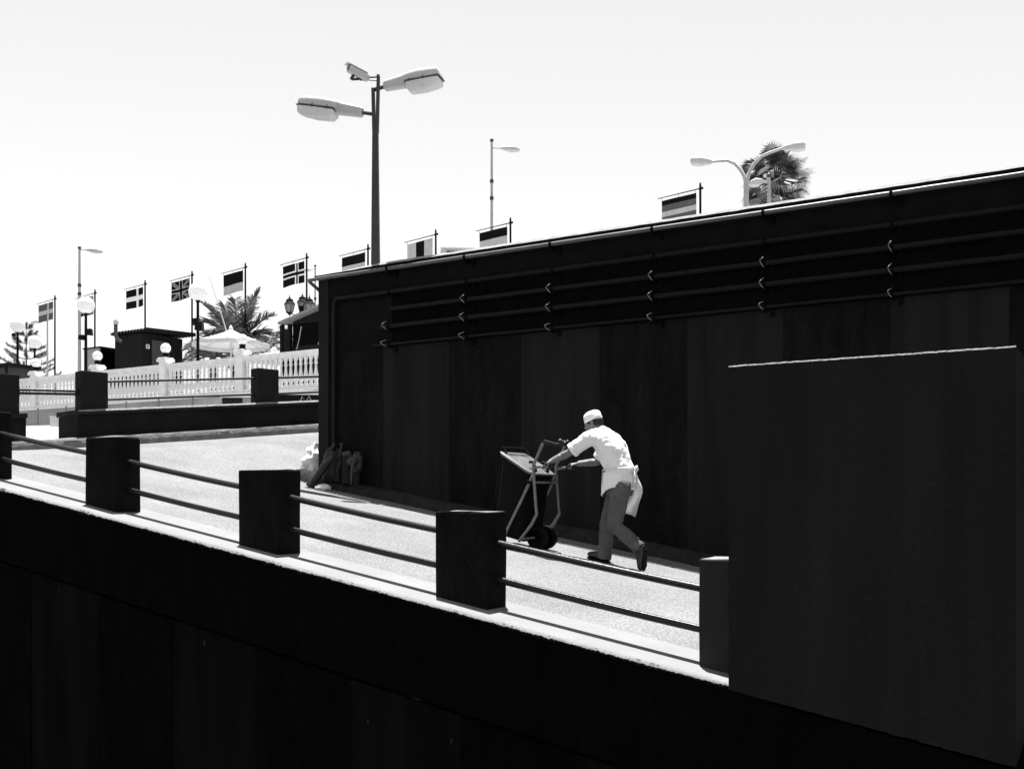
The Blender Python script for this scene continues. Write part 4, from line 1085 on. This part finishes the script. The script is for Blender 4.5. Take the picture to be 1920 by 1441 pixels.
# local frame: F = up the road (-x), L = across (y), h = up
def BL(F, L, h): return Vector((-F, L, h + SLOPE*F*0.5))
PH = math.radians(9)
upv = (-math.sin(PH), math.cos(PH)); fwv = (math.cos(PH), math.sin(PH))
def TB_(a, b): return (0.10 + a*fwv[0] + b*upv[0], 0.13 + a*fwv[1] + b*upv[1])   # a: depth from back, b: height along the bin
def bring(b, depth, half, slant=0.0, rnd_=0.05, back=0.0, n=5):
    pts = []
    for cxs, cys, a0 in ((depth - rnd_, half - rnd_, 0), (back + rnd_, half - rnd_, 90), (back + rnd_, -half + rnd_, 180), (depth - rnd_, -half + rnd_, 270)):
        for k in range(n):
            A = math.radians(a0 + 90*k/(n - 1))
            F, h = TB_(cxs + rnd_*math.cos(A), b + slant*(cxs + rnd_*math.cos(A))); pts.append(BL(F, -0.03 + cys + rnd_*math.sin(A), h))
    return pts
m = MB(); m.loft([bring(0.0, .34, .245, 0, .05, -.03), bring(.03, .35, .25, 0, .05, -.03), bring(.40, .345, .256, .15, .05, -.03), bring(.695, .35, .262, .36, .05, -.03), bring(.70, .365, .277, .36, .05, -.04), bring(.745, .37, .28, .36, .05, -.04)], True)
m.build('bin_body', 'bin_black', t, smooth=35)
m = MB()
def lid_ring(b0, b1, d0, d1, half, rn=.05): 
    r = []
    for cxs, cys, a0 in ((d1 - rn, half - rn, 0), (d0 + rn, half - rn, 90), (d0 + rn, -half + rn, 180), (d1 - rn, -half + rn, 270)):
        for k in range(5):
            A = math.radians(a0 + 22.5*k); a_ = cxs + rn*math.cos(A); b_ = b0 + (b1 - b0)*(a_ - d0)/(d1 - d0)
            F, h = TB_(a_, b_); r.append(BL(F, -.03 + cys + rn*math.sin(A), h))
    return r
m.loft([lid_ring(.735, .88, -.045, .375, .285), lid_ring(.758, .905, -.05, .38, .29), lid_ring(.775, .91, -.015, .36, .275), lid_ring(.80, .90, .045, .32, .232), lid_ring(.785, .875, .06, .305, .218)], True)
ld = m.build('lid', 'bin_lid', t, smooth=30)
m = MB()
for L in (-.16, .12):
    F0, h0 = TB_(-.05, .77); F1, h1 = TB_(.06, .86); m.tube([BL(F0, L - .02, h0), BL((F0 + F1)/2, L, h1 + .0), BL(F1, L, h1)], .018, 7)
m.build('lid_hinge', 'bin_black', ld)
m = MB(); F0, h0 = TB_(.31, .89); F1, h1 = TB_(.37, .95)
m.tube([BL(TB_(.30, .90)[0], -.27, TB_(.30, .90)[1]), BL(F1, -.27, h1), BL(F1, .22, h1), BL(TB_(.30, .90)[0], .22, TB_(.30, .90)[1])], .014, 8); m.build('lid_handle', 'bin_black', ld)
# steel tubes: two mirrored side frames
for L, nm in ((-.32, 0), (.20, 1)):
    m = MB(); m.tube([BL(-.245 - .0, L, 1.22), BL(-.18, L, 1.08), BL(-.115, L, .95), BL(-.125, L, .80), BL(-.15, L, .50), BL(-.16, L, .42), BL(-.09, L, .30), BL(.07, L, .10)], .0165, 10)
    m.build('handle_tube', 'steel_tube', t, smooth=60)
    m = MB(); m.tube([BL(-.112, L + .004, .85), BL(.07, L + .004, .50), BL(.22, L + .004, .22), BL(.25, L + .004, .14)], .0165, 10); m.build('side_tube', 'steel_tube', t, smooth=60)
    m = MB(); m.tube([BL(-.06, L - .016, .755), BL(-.075, L - .016, .785)], .026, 10); m.build('tube_joint', 'bin_black', t)
for h_, F_ in ((.86, -.118), (.77, -.13)):
    m = MB(); m.tube([BL(F_, -.32, h_), BL(F_, .20, h_)], .013, 8); m.build('cross_bar', 'steel_tube', t, smooth=60)
m = MB(); m.tube([BL(-.25, -.34, 1.225), BL(-.25, -.06, 1.20), BL(-.25, .23, 1.215)], .021, 10); m.build('top_bar', 'grip', t, smooth=60)
m = MB()
for k in range(9):
    L = .03 + k*.022; m.ball(BL(-.25 + rp.uniform(-.015, .015), L, 1.225 + rp.uniform(-.012, .02)), rp.uniform(.018, .03), 8, 6)
m.tube([BL(-.25, .20, 1.21), BL(-.255, .21, 1.14), BL(-.245, .205, 1.06)], .008, 5); m.build('rag', 'sack_dark', t, smooth=True)
for L, F0 in ((-.32, -.112), (.20, -.112)):
    m = MB(); m.tube([BL(F0, L, .925), BL(F0 - .10, L, .945), BL(F0 - .235, L, .955)], .015, 8); h_ = m.build('push_handle', 'steel_tube', t, smooth=60)
    m = MB(); m.tube([BL(F0 - .135, L, .9475), BL(F0 - .245, L, .9565)], .021, 10); m.build('grip', 'grip', h_, smooth=60)
m = MB(); a1, a2 = BL(0.02, -.32, .135), BL(.02, .26, .135); m.tube([a1, a2], .014, 8); m.build('axle', 'steel_tube', t)
for L in (-.02, .2):
    m = MB(); c = BL(0, L, .135 - SLOPE*.0)
    rr_ = [(-.035, .10), (-.03, .125), (0, .135), (.03, .125), (.035, .10), (.03, .085), (-.03, .085)]
    m.loft([[c + Vector((r_*math.cos(2*PI*k/24), y_, r_*math.sin(2*PI*k/24))) for k in range(24)] for y_, r_ in rr_ + rr_[:1]], False); wq = m.build('wheel', 'rubber', t, smooth=40)
    m = MB(); m.loft([[c + Vector((r_*math.cos(2*PI*k/18), y_, r_*math.sin(2*PI*k/18))) for k in range(18)] for y_, r_ in ((-.026, .086), (-.026, .03), (-.04, .028), (-.04, .005))], False)
    m.tube([c + Vector((0, -.025, 0)), c + Vector((0, .03, 0))], .085, 18); m.build('hub', 'bin_black', wq, smooth=40)
m = MB(); F0, h0 = TB_(-.03, -.012); F1, h1 = TB_(.28, -.012)
m.loft([[BL(F, -.03 + sx*.2, h + e) for sx, e in ((-1, 0), (1, 0), (1, -.02), (-1, -.02))] for F, h in ((F0, h0), (F1, h1))], True); m.build('toe_plate', 'bin_black', t)
for L, c_ in ((-.25, 0), (.1, .0)):
    m = MB(); F0, h0 = TB_(.38, .85); m.tube([BL(F0, L, h0), BL(F0 + .05, L, h0 - .3), BL(F0 + .12, L, h0 - .62)], .004, 4); m.build('strap', 'pipe_dark', t)

# ================================================================== THE MAN
def remesh(o, vox, it=6, fac=.5):
    r = o.modifiers.new('remesh', 'REMESH'); r.mode = 'VOXEL'; r.voxel_size = vox; r.use_smooth_shade = True
    s_ = o.modifiers.new('smooth', 'SMOOTH'); s_.iterations = it; s_.factor = fac
    return o
def wrinkle(o, size, strength, depth=2):
    tx = bpy.data.textures.new(o.name + '_folds', 'CLOUDS'); tx.noise_scale = size; tx.noise_depth = depth
    d = o.modifiers.new('folds', 'DISPLACE'); d.texture = tx; d.strength = strength; d.mid_level = .5; d.texture_coords = 'LOCAL'
pr_ = groundpt(S_AT(1160, 3.68), 3.68)
man = thing('person', 'man in white cap, shirt and apron leaning forward to push the bin uphill', 'person', pr_, 0)
J = lambda x, y, d: PD(x, y, d)
def eloft(mb, items, n=20, lat=P):
    """items: (centre, half lateral, half front-back); rings perpendicular to the path, lateral axis fixed"""
    R = []
    for i, (c, a, b) in enumerate(items):
        d = (items[min(i + 1, len(items) - 1)][0] - items[max(i - 1, 0)][0]).normalized()
        l = (lat - d*lat.dot(d)).normalized(); f = d.cross(l).normalized()
        R.append([c + l*a*math.cos(2*PI*k/n) + f*b*math.sin(2*PI*k/n) for k in range(n)])
    mb.loft(R, True)
# joints
hipL, hipR = J(1165, 912, 3.58), J(1158, 914, 3.78)
knL, anL, toL = J(1152, 985, 3.57), J(1199, 1027, 3.59), J(1207, 1062, 3.60)
knR, anR = J(1138, 982, 3.79), J(1134, 1046, 3.79)
pel, wai, che, uch, nek = J(1162, 905, 3.68), J(1160, 876, 3.68), J(1146, 842, 3.68), J(1131, 817, 3.68), J(1122, 803, 3.68)
shL, elL, wrL = J(1104, 822, 3.47), J(1066, 849, 3.43), J(1030, 866, 3.385)
shR, elR, wrR = J(1146, 824, 3.86), J(1120, 866, 3.93), J(1084, 868, 3.90)
hed = J(1113, 791.5, 3.67)
hl_ = RD(0, 0, 0)
# --- body: head, neck, arms and hands in one skin
m = MB()
fwd = (U + Vector((0, 0, -.35))).normalized()             # where the face looks
hup = (Vector((0, 0, 1)) - fwd*fwd.z).normalized(); hlat = P
def hring(h, f0, a, b, n=18): return [hed + hup*h + fwd*f0 + hlat*a*math.cos(2*PI*k/n) + fwd*b*math.sin(2*PI*k/n) for k in range(n)]
m.loft([hring(-.125, .045, .025, .03), hring(-.115, .04, .045, .05), hring(-.085, .02, .06, .078), hring(-.04, .005, .07, .092), hring(.0, 0, .075, .098), hring(.05, -.004, .076, .1), hring(.09, -.006, .062, .085), hring(.115, -.008, .03, .045)], True)
m.loft([hring(-.045, .10, .012, .012, 8), hring(-.03, .112, .018, .018, 8), hring(.0, .10, .012, .012, 8), hring(.02, .09, .008, .01, 8)], True)       # nose
m.loft([hring(-.075, .09, .022, .012, 8), hring(-.065, .095, .026, .014, 8), hring(-.055, .09, .022, .012, 8)], True)                             # lips
m.loft([hring(.018, .085, .05, .014, 10), hring(.03, .088, .05, .016, 10)], True)                                                                # brow
for sg in (-1, 1):
    m.loft([[hed + hup*(h - .01) + fwd*(-.012 + b*math.sin(2*PI*k/8)) + hlat*sg*(.078 + .008*math.cos(2*PI*k/8)) for k in range(8)] for h, b in ((-.03, .008), (-.015, .014), (.01, .02), (.028, .014))], True)
    m.ball(hed + hup*.006 + fwd*.088 + hlat*sg*.032, .012, 8, 6)
m.tube([hed + hup*-.05 - fwd*.02, nek, nek + (uch - nek)*.6], [.055, .057, .075], 14)
m.tube([nek + (uch - nek)*.5, uch, che], [.07, .09, .1], 14)
for sh, el, wr in ((shL, elL, wrL), (shR, elR, wrR)):
    m.tube([uch, sh, sh + (el - sh)*.35, sh + (el - sh)*.8, el, el + (wr - el)*.25, el + (wr - el)*.6, wr], [.06, .058, .052, .045, .042, .045, .037, .028], 14)
def hand(wr, el, gripc, bar_dir):
    # palm from wrist to the grip, four fingers curled round the bar, thumb on the other side
    d = (gripc - wr); L = d.length; d = d.normalized(); bd = (bar_dir - d*bar_dir.dot(d)).normalized(); up = d.cross(bd).normalized()
    if up.z < 0: up = -up
    m.loft([[wr + d*(L*f) + bd*a*math.cos(2*PI*k/12) + up*(b*math.sin(2*PI*k/12) + .012*f) for k in range(12)] for f, a, b in ((-.1, .027, .021), (.3, .036, .018), (.8, .042, .016), (1.05, .040, .014))], True)
    for i, ln in enumerate((.9, 1.0, .96, .78)):
        o = bd*(-.032 + .0215*i); q = wr + d*(L*1.0) + o + up*.012
        m.tube([q - d*.01, q + d*.022*ln, q + d*.036*ln - up*.02, q + d*.026*ln - up*.045, q + d*.004 - up*.05], [.0095, .009, .0085, .008, .0065], 8)
    q = wr + d*(L*.45) - bd*.034
    m.tube([q, q - bd*.012 + d*.025 - up*.01, q - bd*.002 + d*.05 - up*.03, q + bd*.012 + d*.06 - up*.04], [.012, .0105, .0095, .008], 8)
gL = t.matrix_basis @ Vector((0, 0, 0)) if False else ax0
RBIN = Matrix.Translation(ax0) @ Matrix.Rotation(ROT, 4, 'Z')
gripL = RBIN @ BL(-.112 - .18, -.32, .953); gripR = RBIN @ BL(-.112 - .20, .20, .955)
for q_ in (0,):
    pass
wrL = gripL - (gripL - elL).normalized()*.075 + Vector((0, 0, .025)); wrR = gripR - (gripR - elR).normalized()*.075 + Vector((0, 0, .025))
m.tube([elL + (wrL - elL)*.5, wrL], [.038, .028], 12); m.tube([elR + (wrR - elR)*.5, wrR], [.038, .028], 12)
hand(wrL, elL, gripL + Vector((0, 0, .022)), P); hand(wrR, elR, gripR + Vector((0, 0, .022)), P)
b_ = m.build('body', 'skin', man, True, smooth=True); remesh(b_, .0062, 3, .5)
# --- shirt
m = MB()
hem = J(1164, 908, 3.68)
eloft(m, [(hem + Vector((0, 0, -.02)), .205, .165), (pel + Vector((0, 0, .05)), .20, .165), (wai, .178, .15), (wai + (che - wai)*.5, .19, .16), (che, .205, .165), (che + (uch - che)*.6, .205, .14), (uch, .185, .105), (uch + (nek - uch)*.5, .12, .085), (nek + (uch - nek)*.1, .072, .072)])
for sh, el in ((shL, elL), (shR, elR)):
    m.tube([uch + (sh - uch)*.4, sh, sh + (el - sh)*.3, sh + (el - sh)*.62, sh + (el - sh)*.72], [.095, .088, .082, .079, .076], 16)
b_ = m.build('shirt', 'shirt', man, True, smooth=True); remesh(b_, .010, 4, .5); wrinkle(b_, .10, .028); wrinkle(b_, .035, .008)
# sleeve seams / cuffs
for sh, el in ((shL, elL), (shR, elR)):
    d = (el - sh).normalized(); q = sh + (el - sh)*.70
    m = MB(); m.tube([q, q + d*.035], [.083, .081], 18); m.build('sleeve_cuff', 'shirt', man, True, smooth=50)
# shirt tails gathered over the apron string
m = MB(); rows = []
for k in range(25):
    f = k/24; A = math.radians(-178 + 243*f)       # round the back of the hips
    col = []
    for j in range(9):
        g_ = j/8; R = 1.0 + .10*g_ + .055*math.sin(f*43 + g_*2)*g_
        drop = -.02 - (.235 + .03*math.sin(f*9 + 1) - .10*f)*g_
        c = wai + (pel - wai)*0.2
        col.append(c + P*(.19*R*math.sin(A)) + U*(-.165*R*math.cos(A)) + Vector((0, 0, drop)))
    rows.append(col)
m.loft(rows, False, 0, False)
b_ = m.build('shirt_tail', 'shirt', man, True, smooth=True); sd_ = b_.modifiers.new('thick', 'SOLIDIFY'); sd_.thickness = .006
# --- apron: front skirt, string with bow, and the flap blown back
m = MB(); rows = []
for k in range(21):
    f = k/20; A = math.radians(-24 + 48*f); col = []
    for j in range(9):
        g_ = j/8; R = 1.0 + .12*g_ + .03*math.sin(f*22)*g_
        c = wai + (pel - wai)*(.1 + .9*g_) + Vector((0, 0, -.08*g_*g_))
        col.append(c + P*(.19*R*math.sin(A)) + U*(.168*R*math.cos(A)))
    rows.append(col)
m.loft(rows, False, 0, False)
ap = m.build('apron', 'apron', man, True, smooth=True); sd_ = ap.modifiers.new('thick', 'SOLIDIFY'); sd_.thickness = .005
m = MB(); n1, n2 = 12, 16; g4 = lambda a, b_: None
TL, TR, BR, BLc = J(1168, 884, 3.80), J(1191, 878, 3.90), J(1190, 969, 3.86), J(1156, 955, 3.84)
rows = []
for i in range(n2 + 1):
    v = i/n2; r_ = []
    for j in range(n1 + 1):
        u_ = j/n1
        q = (TL*(1-u_) + TR*u_)*(1-v) + (BLc*(1-u_) + BR*u_)*v
        bul = math.sin(PI*v)
        q = q + (-U)*(.075*bul*u_) + P*(.03*math.sin(u_*7 + v*3)*v) + (-U)*(.012*math.sin(v*11 + u_*3))*u_
        r_.append(q)
    rows.append(r_)
m.loft(rows, False, 0, False)
b_ = m.build('apron_flap', 'apron', ap, True, smooth=True); sd_ = b_.modifiers.new('thick', 'SOLIDIFY'); sd_.thickness = .005
m = MB(); ws = wai + (pel - wai)*.12; pts = []
for k in range(29):
    A = 2*PI*k/28; pts.append(ws + P*.188*math.sin(A) - U*.160*math.cos(A) + Vector((0, 0, .012*math.cos(A))))
m.tube(pts, .008, 6)
kn = ws - U*.170
for sg in (-1, 1):
    m.tube([kn, kn + P*sg*.05 - U*.02 + Vector((0, 0, .03)), kn + P*sg*.085 - U*.015, kn + P*sg*.04 - U*.02 + Vector((0, 0, -.025)), kn], [.008, .012, .014, .012, .008], 6)
    m.tube([kn, kn + P*sg*.03 - U*.03 + Vector((0, 0, -.08)), kn + P*sg*.05 - U*.025 + Vector((0, 0, -.2))], [.009, .012, .010], 6)
m.build('apron_string', 'apron', ap, True, smooth=True)
# --- trousers
m = MB()
eloft(m, [(pel + Vector((0, 0, .06)), .17, .13), (pel, .178, .148), (pel + Vector((0, 0, -.08)), .178, .15), (pel + Vector((0, 0, -.14)), .15, .13)])
m.tube([hipL + Vector((0, 0, .05)), hipL, hipL + (knL - hipL)*.5, knL, knL + (anL - knL)*.35, knL + (anL - knL)*.75, anL + (anL - knL)*.02], [.10, .108, .098, .083, .082, .076, .074], 18)
m.tube([hipR + Vector((0, 0, .05)), hipR, hipR + (knR - hipR)*.5, knR, knR + (anR - knR)*.4, knR + (anR - knR)*.8, anR + Vector((0, 0, -.01))], [.10, .106, .096, .082, .08, .078, .08], 18)
b_ = m.build('trousers', 'trousers', man, True, smooth=True); remesh(b_, .010, 4, .5); wrinkle(b_, .075, .026); wrinkle(b_, .03, .011)
# --- shoes
def shoe(ank, heel, ball, toe, upd):
    m = MB(); ax = (toe - heel).normalized(); lat = ax.cross(upd).normalized(); upn = lat.cross(ax).normalized()
    if upn.dot(upd) < 0: upn = -upn
    def rg(c, a, b0, b1): return [c + lat*a*math.cos(2*PI*k/16) + upn*((b1 if math.sin(2*PI*k/16) > 0 else b0)*math.sin(2*PI*k/16)) for k in range(16)]
    L = (toe - heel)
    m.loft([rg(heel - ax*.01, .02, .03, .05), rg(heel + L*.06, .036, .04, .085), rg(heel + L*.25, .038, .04, .085), rg(heel + L*.45, .038, .035, .06), rg(heel + L*.7, .048, .035, .045), rg(heel + L*.9, .044, .033, .034), rg(heel + L*1.0, .02, .025, .02)], True)
    m.tube([ank + upn*.03, ank - upn*.02, heel + L*.22], [.05, .052, .045], 14)
    o = m.build('shoe', 'shoe', man, True, smooth=True); remesh(o, .007, 3, .5)
    m = MB(); s_ = [heel - ax*.005 - upn*.04, heel + L*.25 - upn*.042, heel + L*.5 - upn*.036, heel + L*.75 - upn*.038, heel + L*1.0 - upn*.03]
    m.loft([[c + lat*a*sx - upn*e for sx, e in ((-1, 0), (1, 0), (1, .014), (-1, .014))] for c, a in zip(s_, (.03, .037, .037, .047, .022))], True); m.build('sole', 'rubber', o, True)
gz = groundpt(S_AT(1135, 3.79), 3.79)
ft = gz + Vector((0, 0, .055))
shoe(anR, ft - U*.06, ft + U*.10, ft + U*.21 + Vector((0, 0, SLOPE*.21)), Vector((0, 0, 1)))
tL = groundpt(S_AT(1203, 3.60), 3.60) + Vector((0, 0, .03))
hL = anL - U*.03 + Vector((0, 0, -.01))
shoe(anL, hL, None, tL + U*.01, -U + Vector((0, 0, .2)) if False else U)
# --- cap, hair
m = MB()
def cring(h, a, b, f0=-.006, n=24): return [hed + hup*h + fwd*f0 + hlat*a*math.cos(2*PI*k/n) + fwd*b*math.sin(2*PI*k/n) for k in range(n)]
m.loft([cring(.012, .084, .105), cring(.045, .086, .107), cring(.047, .082, .103), cring(.08, .081, .102), cring(.107, .068, .088), cring(.122, .045, .06), cring(.128, .02, .03)], True)
b_ = m.build('cap', 'cap', man, True, smooth=35)
m = MB(); m.loft([cring(-.055, .058, .07, -.035), cring(-.035, .074, .085, -.022), cring(-.01, .081, .095, -.014), cring(.015, .084, .104, -.008)], True); b_ = m.build('hair', 'hair', man, True, smooth=True)

# ================================================================== RUBBISH BY THE WALL CORNER
def blob(name, label, cat, c, r, sc3, mt, seed, amp=.25, fr=2.2, group=None, knot=True, wr=True):
    m = MB(); R = []; n, k_ = 26, 18
    for i in range(k_ + 1):
        a = -PI/2 + PI*i/k_; q = max(math.cos(a), .02); row = []
        for k in range(n):
            A = 2*PI*k/n; v = Vector((q*math.cos(A), q*math.sin(A), math.sin(a)))
            e = 1 + amp*nz(v*fr + Vector((seed, 0, 0))) + amp*.45*abs(nz(v*fr*3 + Vector((0, seed, 0))))
            z = v.z*e; z = max(z, -.8)
            row.append(Vector((v.x*e*r*sc3[0], v.y*e*r*sc3[1], (z + .8)*r*sc3[2])))
        R.append(row)
    m.loft(R, True)
    t = thing(name, label, cat, c, ROT + seed*.3, group)
    m.build('sack', mt, t, smooth=60)
    if knot:
        m = MB(); h = 1.72*r*sc3[2]; m.tube([(0, 0, h), (.02, 0, h + .05), (.05, .01, h + .11)], [.035, .02, .045], 9); m.build('tie', mt, t, smooth=True)
    return t
gp = lambda x, d: groundpt(S_AT(x, d), d)
blob('rubbish_sack', 'full white rubbish sack in the sun at the wall corner', 'sack', gp(588, 5.55) + Vector((0, 0, .02)), .20, (.8, .7, 1.15), 'sack_white', 1, .5, 2.8)
blob('rubbish_sack', 'dark slumped rubbish sack leaning on the wall corner', 'sack', gp(622, 5.13) + Vector((0, 0, .10)), .2, (.7, .55, 1.35), 'sack_dark', 2)
blob('rubbish_sack', 'small white crumpled bag on the road by the corner', 'sack', gp(607, 4.80), .085, (1.2, .7, .6), 'sack_white', 3, knot=False)
blob('rubbish_sack', 'dark sack standing behind the upright tubes', 'sack', gp(640, 5.18) + Vector((0, 0, .13)), .17, (.7, .45, 1.55), 'sack_dark', 6)
q = gp(592, 4.78)
t = thing('palm_leaf_base', 'dark dry palm leaf stump leaning in front of the white sack', 'debris', q, ROT)
m = MB(); m.tube([(-.12, .0, .03), (-.02, .05, .17), (.08, .10, .33), (.16, .2, .47)], [.065, .05, .06, .035], 8); m.build('stump', 'sack_dark', t, smooth=40)
m = MB(); m.tube([(.14, .17, .42), (.2, .22, .52), (.24, .22, .6)], [.02, .03, .012], 6); m.build('stalk', 'card', t, smooth=40)
for x, d, h, r, lab in ((634, 5.12, .36, .062, 'narrow upright cardboard tube left in the rubbish heap'), (652, 5.14, .40, .085, 'thicker upright cardboard tube in the rubbish heap')):
    t = thing('cardboard_tube', lab, 'tube', gp(x, d) + Vector((0, 0, .13)), ROT, 'cardboard tubes in the rubbish heap')
    m = MB(); m.loft([[Vector((rr*math.cos(2*PI*k/16) + .01*z, rr*math.sin(2*PI*k/16), z)) for k in range(16)] for z, rr in ((0, r), (h, r*1.02), (h, r*.9), (.02, r*.88))], False); m.build('tube_body', 'card', t, smooth=40)
    m = MB(); 
    for k in range(10): m.ball((r*.5*math.cos(k*2.4), r*.5*math.sin(k*2.4), h + rp.uniform(-.02, .05)), rp.uniform(.02, .045), 7, 5)
    m.build('crumpled_paper', 'crumple', t, smooth=True)
t = blob('crumpled_wrapper', 'pale crumpled wrapper stuffed upright at the end of the rubbish heap', 'wrapper', gp(669, 5.16) + Vector((0, 0, .32)), .13, (.7, .55, 1.2), 'crumple', 8, .5, 3.0, knot=False)
m = MB(); m.tube([(0, 0, .06), (.01, 0, -.2)], [.05, .045], 12); m.build('stick', 'card', t, smooth=40)
t = blob('crumpled_wrapper', 'flattened pale wrapper draped between the tubes of the rubbish heap', 'wrapper', gp(660, 5.06) + Vector((0, 0, .42)), .10, (1.3, .5, .6), 'crumple', 9, .5, 3.0, knot=False)
m = MB(); m.tube([(-.06, 0, .03), (-.10, .05, -.1), (-.09, .05, -.28)], [.03, .02, .015], 7); m.build('tail', 'crumple', t, smooth=40)
